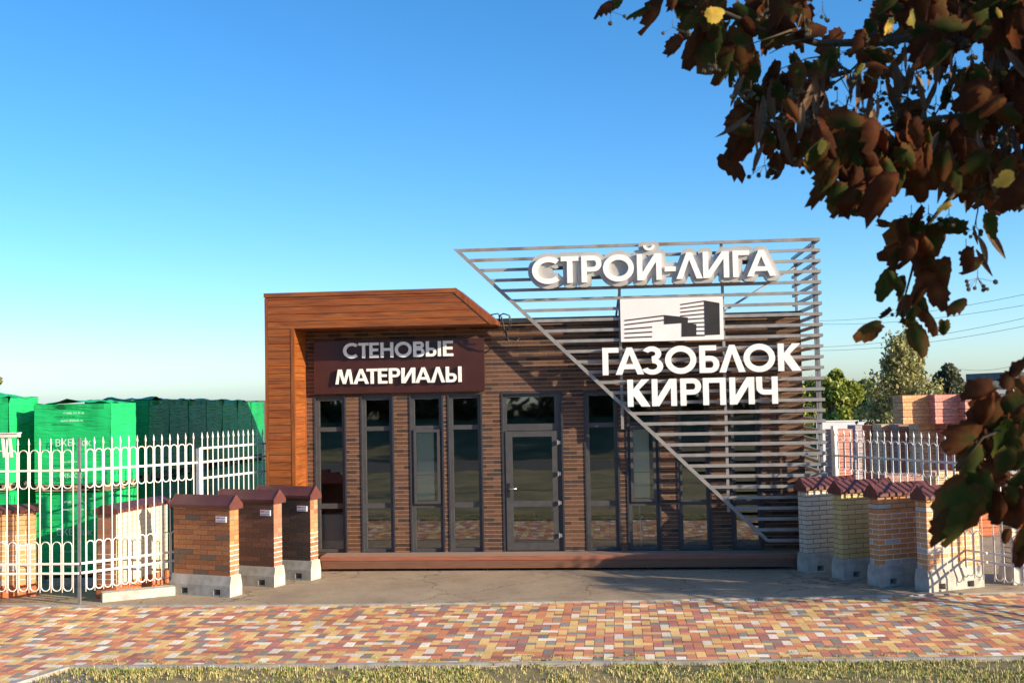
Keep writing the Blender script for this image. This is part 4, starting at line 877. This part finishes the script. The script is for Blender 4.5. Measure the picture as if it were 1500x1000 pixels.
tpx(1262, 560, 50, 36, name='bushy_tree', label='rounded green tree between the bushy tree and the weeping birch', cols=GR, n=5000, leaf=.14, seed=2, trunk_h=.1, blobs=18, group=TG)
tpx(1190, 556, 55, 36, name='bushy_tree', label='green tree partly hidden by the slatted screen', cols=GR, n=4000, leaf=.15, seed=3, trunk_h=.1, blobs=16, group=TG)
tpx(1322, 468, 33, 84, name='weeping_tree', label='tall loose weeping birch with pale trunk above the brick stacks', cols=[(.26, .26, .09), (.34, .32, .12), (.18, .19, .06), (.40, .36, .17)], n=12000, leaf=.07, seed=8, trunk_h=.22, bark=M['birch'], blobs=46, group=TG, weep=True)
tpx(1384, 530, 60, 28, name='round_tree', label='grey-green tree right behind the weeping birch', cols=[(.10, .12, .06), (.12, .13, .07), (.08, .09, .05)], n=4500, leaf=.14, seed=5, trunk_h=.2, blobs=16, group=TG)
tpx(1345, 550, 62, 40, name='round_tree', label='dark olive tree behind the weeping birch trunk', cols=OL, n=4500, leaf=.15, seed=6, trunk_h=.1, blobs=18, group=TG)
for k, (px, pt) in enumerate(((1400, 568), (1440, 566), (1480, 570))):
    tpx(px, pt, 70, 30, name='low_shrub', label='low olive shrub beyond the brick stacks, %s' % ['left one', 'middle one', 'right one'][k], cols=OL, n=2200, leaf=.16, seed=30+k, trunk_h=.05, blobs=14, group='shrubs beyond the brick stacks')
tpx(-8, 540, 60, 22, name='round_tree', label='olive tree tip at the left picture edge behind the green pallets', cols=OL, n=2500, leaf=.15, seed=9, trunk_h=.2, blobs=12)
# trees behind the camera, seen only in the glass
for k in range(13):
    tree('roadside_tree', (-42+k*6.2+rt_.uniform(-1, 1), -46+rt_.uniform(-2, 2), 0), 'dark roadside tree across the road behind the viewpoint', rt_.uniform(8, 11), 4.2, [(.04, .055, .015), (.05, .06, .02), (.10, .07, .02)], 1500, .45, 50+k, .05, None, 14, 'roadside trees across the road')
bk = MB(); bk.face([(-60, -33, 0), (60, -33, 0), (60, -44, 1.6), (-60, -44, 1.6)]); bk.face([(-60, -44, 1.6), (60, -44, 1.6), (60, -60, 1.8), (-60, -60, 1.8)]); tag(bk.build('far_verge', M['field']), kind='structure')
# bare little tree out of frame to the right, its twigs shade the screen and the deck
tree('unseen_tree', (9.6, -3.3, 0), 'small sparse tree standing right of the fence', 4.1, 1.3, OL, 150, .06, 77, .35, None, 8)
tree('unseen_tree', (9.3, -5.2, 0), 'added unseen tree right of the fence, shading the yard', 3.2, .85, GR, 2200, .08, 78, .62, None, 14)  # added out of view to shade the ground in front of the deck

# ------------------------------------------------------------------ linden bough in the foreground
def lindenmat():
    m, t, b = newmat('linden_leaf'); c = t.nodes.new('ShaderNodeTexCoord'); a = N(t, 'ShaderNodeAttribute', attribute_name='Col')
    sp = N(t, 'ShaderNodeSeparateColor'); L(t, a.outputs['Color'], sp.inputs[0])       # R: distance from the leaf centre, G: how green this leaf is, B: tone
    n = N(t, 'ShaderNodeTexNoise'); n.inputs['Scale'].default_value = 30; n.inputs['Detail'].default_value = 7; n.inputs['Roughness'].default_value = .7; L(t, c.outputs['Object'], n.inputs['Vector'])
    rs_ = N(t, 'ShaderNodeMath', operation='MULTIPLY'); rs_.inputs[1].default_value = .42; L(t, sp.outputs[0], rs_.inputs[0])
    ad = N(t, 'ShaderNodeMath', operation='MULTIPLY_ADD'); ad.inputs[1].default_value = 1.15; L(t, n.outputs[0], ad.inputs[0]); L(t, rs_.outputs[0], ad.inputs[2])
    s2 = N(t, 'ShaderNodeMath', operation='SUBTRACT'); L(t, ad.outputs[0], s2.inputs[0]); L(t, sp.outputs[1], s2.inputs[1])
    r = ramp(t, [(.12, (.030, .048, .010)), (.40, (.050, .052, .012)), (.54, (.110, .052, .016)), (.70, (.110, .034, .013)), (.95, (.070, .025, .012))]); L(t, s2.outputs[0], r.inputs[0])
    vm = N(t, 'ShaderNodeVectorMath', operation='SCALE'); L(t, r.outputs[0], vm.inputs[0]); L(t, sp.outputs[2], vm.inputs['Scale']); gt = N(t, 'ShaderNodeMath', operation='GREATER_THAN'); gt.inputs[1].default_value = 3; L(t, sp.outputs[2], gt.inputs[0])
    yr = ramp(t, [(.35, (.50, .30, .04)), (.6, (.62, .42, .09))]); L(t, n.outputs[0], yr.inputs[0]); ym = N(t, 'ShaderNodeMix', data_type='RGBA'); L(t, gt.outputs[0], ym.inputs[0]); L(t, vm.outputs[0], ym.inputs[6]); L(t, yr.outputs[0], ym.inputs[7]); vm = N(t, 'ShaderNodeVectorMath', operation='SCALE'); vm.inputs['Scale'].default_value = 1; L(t, ym.outputs[2], vm.inputs[0])  # bright yellow for leaves meant to look sunlit
    L(t, vm.outputs[0], b.inputs['Base Color']); b.inputs['Roughness'].default_value = .85; b.inputs['Specular IOR Level'].default_value = .12
    vt = N(t, 'ShaderNodeVectorMath', operation='SCALE'); vt.inputs['Scale'].default_value = 1.8; L(t, vm.outputs[0], vt.inputs[0])
    tr = N(t, 'ShaderNodeBsdfTranslucent'); L(t, vt.outputs[0], tr.inputs[0]); mx = N(t, 'ShaderNodeMixShader'); mx.inputs[0].default_value = .5
    o = t.nodes['Material Output']; L(t, b.outputs[0], mx.inputs[1]); L(t, tr.outputs[0], mx.inputs[2]); L(t, mx.outputs[0], o.inputs[0]); return m
M['linden'] = lindenmat()
M['bract'] = rough_mat('dry_bract', (.10, .05, .025), (.16, .085, .04), 20, .7, 0, 0)
M['twig'] = rough_mat('twig_bark', (.035, .03, .018), (.08, .065, .03), 20, .8, 0, .2, .002)
rl = random.Random(99)
class Leaves:
    def __init__(s): s.v = []; s.f = []; s.c = []
    def leaf(s, p, size, tipdir, normal, curl, green, tone=1.0):
        # serrated heart outline as rings from centre to rim
        asp = rl.uniform(.55, 1.08); tw_ = rl.uniform(-.8, .8)*curl; t = tipdir.normalized(); n = (normal-t*normal.dot(t)).normalized(); e = t.cross(n)
        nr = 26; k0 = len(s.v); ph = rl.uniform(0, 6); cu2 = curl*rl.uniform(.3, 1.2)
        s.v.append(tuple(p+t*size*.42)); s.c.append((0, green, tone))
        for ri, rr in enumerate((.38, .72, 1.0)):
            for k in range(nr):
                a = 2*math.pi*k/nr
                r_ = .5*(1+.16*math.cos(a)*1)       # roundish
                if abs(a-math.pi) < .34: r_ *= .72+.28*abs(a-math.pi)/.34       # heart notch
                if a < .33 or a > 2*math.pi-.33: r_ *= 1.14+.16*(1-min(a, 2*math.pi-a)/.33)
                if ri == 2: r_ *= 1+(.05 if k % 2 else -.05)+rl.uniform(-.09, .05)
                x = math.cos(a)*r_*rr*size; y = math.sin(a)*r_*rr*size
                d2 = (x*x+y*y)/size; z = -curl*d2*1.6*abs(math.sin(a))**1.0-cu2*max(0, x)**2/size*1.2+.05*size*math.sin(3*a+ph)*rr*rr+rl.uniform(-.045, .045)*size*(ri == 2)+rl.uniform(-.02, .02)*size*(ri == 1)
                sh = 1-.35*curl*rr*abs(math.sin(a))
                y *= asp; z += tw_*x*y/size*1.4; s.v.append(tuple(p+t*(size*.42+x)+e*y*sh+n*z)); s.c.append((rr, green, tone))
        for k in range(nr): s.f.append((k0, k0+1+k, k0+1+(k+1) % nr))
        for ri in range(2):
            for k in range(nr):
                a = k0+1+ri*nr+k; b_ = k0+1+ri*nr+(k+1) % nr; s.f.append((a, a+nr, b_+nr, b_))
    def build(s, name, mat, parent):
        me = bpy.data.meshes.new(name); me.from_pydata(s.v, [], s.f); me.materials.append(mat)
        ca = me.color_attributes.new('Col', 'FLOAT_COLOR', 'POINT'); ca.data.foreach_set('color', [q for c in s.c for q in (*c, 1.0)])
        me.polygons.foreach_set('use_smooth', [True]*len(me.polygons)); o = bpy.data.objects.new(name, me); col.objects.link(o); o.parent = parent; return o
lt = thing('linden_tree', (0, 0, 0), 'autumn linden tree whose brown and green leafy boughs hang into the top right corner', 'tree')
LV = Leaves(); TW = MB(); FR = MB()
DN = Vector((0, 0, -1))
def toward():   # roughly facing the viewer, randomised
    return (-fw + Vector((rl.gauss(0, .45), rl.gauss(0, .3), rl.gauss(0, .45)))).normalized()
def addleaf(px, py, spx, ang, d, curl=None, green=None, tone=1.0):
    # ang: direction of the tip in the picture, 0 = right, -90 = down
    t = rt*math.cos(R(ang))+up*math.sin(R(ang))+fw*rl.uniform(-.35, .35)
    s = spx*rl.uniform(.66, .88)/FPX*d; px += (12 if (py > 520 and px > 1340) else 0); c = at(px, py, d); curl = rl.uniform(.35, 1.25) if curl is None else curl
    g = rl.choice([0, 0, .15, .3, .45]) if green is None else green
    LV.leaf(c-t.normalized()*s*.45, s, t, toward(), curl, g, tone*rl.uniform(.75, 1.2))
def bractat(px, py, lpx, ang, d):
    t = (rt*math.cos(R(ang))+up*math.sin(R(ang))+fw*rl.uniform(-.3, .3)).normalized(); n = toward(); e = t.cross(n).normalized(); L_ = lpx/FPX*d; w_ = L_*rl.uniform(.07, .13); p = at(px, py, d); bend = rl.uniform(-.3, .3)*L_
    prev = None; bl_ = MB()
    for k in range(7):
        f = k/6; q = p+t*L_*f+e*bend*f*f; ww = w_*math.sin(math.pi*min(.97, f*.92+.06)); cur = (q-e*ww+n*ww*.3, q+n*0, q+e*ww+n*ww*.3)
        if prev: bl_.face([prev[0], prev[1], cur[1], cur[0]]); bl_.face([prev[1], prev[2], cur[2], cur[1]])
        prev = cur
    bl_.build('bract', M['bract'], lt)
def fruit(px, py, n, d, sp=26):
    o = at(px, py, d); st = at(px, py+sp*.5, d); TW.tube([o, st], .0009*d/2.4, 3)
    for k in range(n):
        q = at(px+rl.gauss(0, sp*.45), py+sp*rl.uniform(.7, 1.25), d+rl.gauss(0, .02)); TW.tube([st, q], .0006*d/2.4, 3); FR.sphere(q, .0052*rl.uniform(.85, 1.2)*d/2.4, 6)
def twig(pts, d, r0_, r1_):
    P = [at(x, y, d if len(p_) == 0 else p_[0]) for x, y, *p_ in pts]; n = len(P); TW.tube(P, [lerp(r0_, r1_, k/(n-1)) for k in range(n)], 6)
# main boughs (continue out of the frame to the trunk)
twig([(1760, -60, 2.9), (1560, 20, 2.8), (1400, 45, 2.75), (1290, 62, 2.7), (1200, 64, 2.65), (1120, 44, 2.6), (1040, 10, 2.6), (990, -20, 2.6)], 2.7, .016, .003)
twig([(1700, 120, 2.4), (1560, 130, 2.35), (1440, 165, 2.3), (1330, 178, 2.25), (1250, 195, 2.2)], 2.3, .010, .0025)
twig([(1600, 90, 2.6), (1480, 180, 2.55), (1400, 280, 2.5), (1350, 340, 2.5), (1335, 400, 2.5), (1320, 455, 2.5)], 2.5, .008, .0015)
twig([(1290, 62, 2.7), (1240, 110, 2.7), (1180, 150, 2.7), (1140, 170, 2.7)], 2.7, .004, .0012)
twig([(1800, 480, 2.1), (1600, 560, 2.05), (1520, 610, 2.0), (1440, 640, 2.0), (1400, 690, 2.0)], 2.0, .006, .0015)
twig([(1560, 20, 2.8), (1450, -20, 2.8), (1300, -40, 2.8), (1100, -45, 2.8), (960, -20, 2.8), (905, 0, 2.8)], 2.8, .006, .0015)
twig([(1480, 180, 2.55), (1440, 250, 2.55), (1432, 310, 2.55), (1425, 345, 2.55)], 2.55, .003, .001)
TW.tube([at(1760, -60, 2.9), at(2300, -250, 3.2), at(2900, -350, 3.4), Vector((3.9, -18.2, 5.4)), Vector((4.6, -18.4, 4.6))], [.016, .028, .04, .05, .06], 7)
TW.tube([at(1800, 480, 2.1), at(2300, 300, 2.4), Vector((3.2, -18.3, 4.6)), Vector((4.7, -18.5, 3.9))], [.006, .012, .02, .03], 6)
# individually placed edge leaves: px, py, size, tip angle, depth
for s_ in [(885, 8, 44, 215, 2.8, .9), (905, 2, 30, 240, 2.8), (940, 12, 60, 200, 2.7), (965, 18, 70, 250, 2.7), (1000, 8, 56, 290, 2.7, .4, .5), (1015, 60, 74, 245, 2.6), (1045, 55, 90, 260, 2.6, .5, .45), (1070, 85, 84, 250, 2.6, .5, .3), (995, 62, 46, 240, 2.65, 1),
           (1085, 60, 80, 280, 2.6, .5, .3), (1130, 40, 70, 330, 2.6, .6, .4), (1095, 12, 70, 330, 2.6), (1180, 40, 52, 30, 2.6, 1), (1172, 20, 50, 60, 2.7), (1165, 90, 52, 290, 2.65), (1140, 100, 44, 260, 2.65, 1), (1095, 205, 70, 235, 2.65, .8, .1), (1115, 190, 58, 260, 2.65, 1), (1155, 185, 62, 280, 2.65), (1160, 205, 54, 290, 2.65, .8), (1185, 175, 60, 250, 2.65), (1185, 210, 50, 240, 2.65), (1145, 235, 46, 300, 2.65, 1),
           (1225, 215, 96, 240, 2.1, .5, .35), (1262, 220, 100, 270, 2.1, .5, .45), (1215, 260, 90, 240, 2.1), (1250, 268, 92, 255, 2.1), (1285, 250, 96, 280, 2.1), (1320, 245, 90, 270, 2.15), (1345, 255, 84, 290, 2.2), (1240, 185, 90, 160, 2.1, .5, .3), (1230, 280, 60, 250, 2.1, .9),
           (1330, 330, 70, 205, 2.4, .6, .4), (1322, 370, 66, 195, 2.4, .6, .2), (1362, 345, 62, 270, 2.4, .3, .5), (1400, 335, 66, 190, 2.4, .4, .5), (1300, 412, 62, 250, 2.4, .15, .55), (1385, 395, 72, 290, 2.4, .4, .15), (1355, 390, 60, 275, 2.4), (1372, 430, 60, 290, 2.4), (1350, 440, 62, 290, 2.4, .8, .3), (1365, 465, 60, 300, 2.4, .7, .1), (1275, 480, 54, 205, 2.4, .6, .3), (1345, 492, 58, 290, 2.4, .5, .4), (1450, 325, 56, 280, 2.4, .2, .55), (1432, 390, 44, 235, 2.5, .8, .2),
           (1430, 575, 64, 210, 2.0, .8, 0), (1470, 560, 50, 60, 2.0, .9, 0), (1440, 600, 90, 230, 2.0, .6, .2), (1480, 600, 90, 250, 2.0, .5, .4), (1410, 640, 84, 210, 2.0, .6, .2), (1450, 640, 96, 270, 2.0, .4, .55), (1490, 640, 90, 290, 2.0, .6, .1), (1420, 670, 80, 250, 2.0, .6, .4), (1475, 670, 90, 260, 2.0), (1440, 690, 70, 340, 2.0, .8, 0), (1395, 730, 100, 230, 1.95, .5, .4), (1430, 715, 90, 300, 1.95, .4, .5), (1405, 765, 96, 240, 1.95, .5, .5), (1385, 770, 80, 240, 1.95, .7, .3), (1455, 740, 80, 280, 1.95, .8, 0), (1480, 725, 70, 320, 1.95, .5, .4), (1490, 790, 80, 250, 1.95, .5, .3), (1500, 740, 80, 260, 1.95, .8, 0), (1480, 545, 60, 40, 2.0, 1, 0), (1500, 690, 80, 260, 2.0, .8, 0), (1495, 810, 50, 250, 1.95), (1345, 650, 0, 0, 2, 1)]:
    px, py, sz, an, d_ = s_[:5]
    if sz: addleaf(px, py, sz, an, d_, *(s_[5:]))
def inside(p, poly):
    x, y = p; r_ = False
    for i in range(len(poly)):
        x0, y0 = poly[i]; x1, y1 = poly[i-1]
        if (y0 > y) != (y1 > y) and x < (x1-x0)*(y-y0)/(y1-y0)+x0: r_ = not r_
    return r_
DENSE = [(1110, -40), (1620, -40), (1620, 330), (1500, 280), (1450, 290), (1400, 260), (1330, 240), (1260, 180), (1230, 150), (1170, 170), (1130, 150), (1150, 100), (1200, 90), (1220, 50), (1150, 20)]
GAPS = [(1225, 20, 34), (1340, 95, 22), (1375, 130, 26), (1420, 75, 16), (1290, 150, 22), (1240, 135, 20), (1395, 150, 20), (1465, 85, 18), (1295, 195, 16), (1210, 185, 18), (1490, 200, 16), (1250, 95, 12), (1320, 60, 10), (1355, 35, 10)]
k = 0
while k < 820:
    x = rl.uniform(1110, 1620); y = rl.uniform(-40, 330)
    if not inside((x, y), DENSE): continue
    if any(math.hypot(x-gx, y-gy) < gr*1.15+16 for gx, gy, gr in GAPS) and rl.random() < .96: continue
    d = rl.uniform(2.1, 3.3); big = x > 1330 or y > 170
    addleaf(x, y, rl.uniform(34, 78) if big else rl.uniform(28, 58), rl.gauss(265, 50), d); k += 1
LOW = [(1420, 600), (1540, 560), (1600, 640), (1600, 760), (1500, 760), (1440, 720), (1400, 700)]
k = 0
while k < 9:
    x = rl.uniform(1400, 1600); y = rl.uniform(560, 760)
    if inside((x, y), LOW): addleaf(x, y, rl.uniform(60, 92), rl.gauss(260, 40), rl.uniform(1.95, 2.3)); k += 1
for px, py, ln, an in ((1090, 110, 52, 240), (1100, 165, 60, 228), (1120, 210, 48, 232), (1110, 150, 76, 260), (1137, 175, 70, 285), (1118, 140, 68, 275), (1175, 150, 60, 270), (1130, 120, 60, 265), (1190, 120, 56, 262), (1205, 130, 66, 275), (1255, 110, 56, 280), (1260, 100, 60, 268), (1310, 90, 60, 285), (1340, 110, 64, 290), (1370, 120, 60, 260), (1432, 345, 44, 300), (1440, 330, 60, 310), (1430, 365, 46, 295), (1425, 330, 30, 290), (1070, 30, 40, 230), (1290, 90, 52, 255), (1400, 90, 60, 265), (1460, 110, 64, 270), (1480, 60, 60, 280), (1415, 200, 70, 265), (1380, 230, 66, 280), (1360, 200, 60, 260), (1460, 230, 70, 275), (1150, 125, 40, 250)):
    bractat(px, py, ln, an, rl.uniform(2.3, 2.8))
for px, py, n in ((895, 5, 2), (1048, 78, 6), (985, 28, 3), (1125, 0, 7), (1080, 105, 8), (1100, 118, 7), (1120, 230, 9), (1180, 215, 5), (1205, 2, 4), (1150, 130, 7), (1170, 150, 6), (1195, 90, 7), (1240, 140, 8), (1300, 40, 6), (1330, 130, 8), (1290, 120, 7), (1360, 60, 8), (1185, 230, 5), (1280, 278, 4), (1415, 350, 7), (1432, 395, 9), (1335, 300, 8), (1360, 300, 8), (1390, 300, 5), (1325, 440, 4), (1430, 320, 4), (1480, 275, 5), (1120, 160, 8), (1145, 150, 7), (1230, 80, 6), (1265, 145, 7), (1310, 145, 7), (1405, 130, 6), (1440, 75, 6), (1360, 640, 0), (1455, 680, 5), (1480, 690, 4)):
    if n: fruit(px, py, n, rl.uniform(2.3, 2.7), 24)
for k in range(115):
    x = rl.uniform(1080, 1500); y = rl.uniform(60, 260)
    if inside((x, y+10), DENSE): bractat(x, y, rl.uniform(34, 70), rl.gauss(270, 16), rl.uniform(2.2, 2.9))
for k in range(95):
    x = rl.uniform(1070, 1500); y = rl.uniform(20, 270)
    if inside((x, y), DENSE): fruit(x, y, rl.randint(4, 8), rl.uniform(2.2, 2.8), 24)
for k in range(26):     # thin side twigs
    x = rl.uniform(1110, 1500); y = rl.uniform(20, 200); d = rl.uniform(2.3, 2.8); a_ = rl.uniform(.4, 2.7); l_ = rl.uniform(40, 110)
    TW.tube([at(x, y, d), at(x-math.cos(a_)*l_*.5, y+l_*.25*math.sin(a_)+rl.uniform(-8, 8), d), at(x-math.cos(a_)*l_, y+l_*.6*math.sin(a_), d)], [.0022, .0016, .0009], 4)
for k in range(75):
    q = rl.random(); x, y = (rl.uniform(985, 1110), rl.uniform(-5, 105)) if q < .5 else (rl.uniform(1078, 1165), rl.uniform(110, 235)) if q < .85 else (rl.uniform(1100, 1190), rl.uniform(-10, 60))
    if x < 1040 and y > 70: continue
    addleaf(x, y, rl.uniform(26, 60), rl.gauss(262, 45), rl.uniform(2.55, 2.75))
for px, py, sz, an in ((1300, 40, 38, 80), (1338, 30, 34, 75), (1476, 262, 46, 200), (1045, 22, 34, 30), (1205, 212, 26, 250), (1262, 100, 22, 240), (1386, 300, 24, 200), (1465, 20, 26, 100)):  # sunlit leaves: the sunlight is painted as a yellow leaf colour
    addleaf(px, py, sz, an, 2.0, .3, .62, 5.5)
# more ragged leaves hanging along the lower sprays and the right edge
for k in range(110):
    x = rl.uniform(1192, 1340); y = rl.uniform(188, 300)
    if y > 215+(x-1192)*1.3 and x < 1240 or (y > 262+(1340-x)*.35 and x > 1290): continue
    addleaf(x, y, rl.uniform(34, 72), rl.gauss(262, 45), rl.uniform(2.05, 2.35))
for k in range(60):
    q = rl.random(); x, y, z_ = (rl.gauss(1352, 30), rl.uniform(300, 480), 2.4) if q < .45 else (rl.gauss(1484, 26), rl.uniform(560, 790), 2.0) if q < .8 else (rl.gauss(1110, 22), rl.uniform(90, 235), 2.65)
    addleaf(x, y, rl.uniform(30, 62), rl.gauss(262, 40), z_+rl.uniform(-.08, .12))
# the out-of-frame crown that shades the bough
for k in range(620):
    v = Vector((rl.gauss(0, 1), rl.gauss(0, 1), rl.gauss(0, 1))).normalized()*(rl.random()**.4); p = Vector((3.9, -18.5, 5.0))+Vector((v.x*1.9, v.y*1.5, v.z*1.9))
    q = p-CP
    if q.dot(fw) > 0 and abs(q.dot(rt)/q.dot(fw)) < .50 and abs(q.dot(up)/q.dot(fw)) < .34: continue
    LV.leaf(p, rl.uniform(.12, .2), Vector((rl.gauss(0, .5), rl.gauss(0, .5), -1)), Vector((rl.gauss(.6, .6), rl.gauss(-.6, .6), rl.gauss(0, .5))), .4, rl.choice([0, .3, .5]))
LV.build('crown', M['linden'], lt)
TW.build('bough', M['twig'], lt, True); FR.build('fruit', M['twig'], lt, True);
b = MB(); b.tube([(4.75, -18.6, 0), (4.8, -18.6, 1.5), (4.7, -18.5, 3), (4.6, -18.4, 4.6), (4.5, -18.3, 6.2)], [.17, .14, .12, .09, .04], 10); b.build('trunk', M['bark'], lt, True)
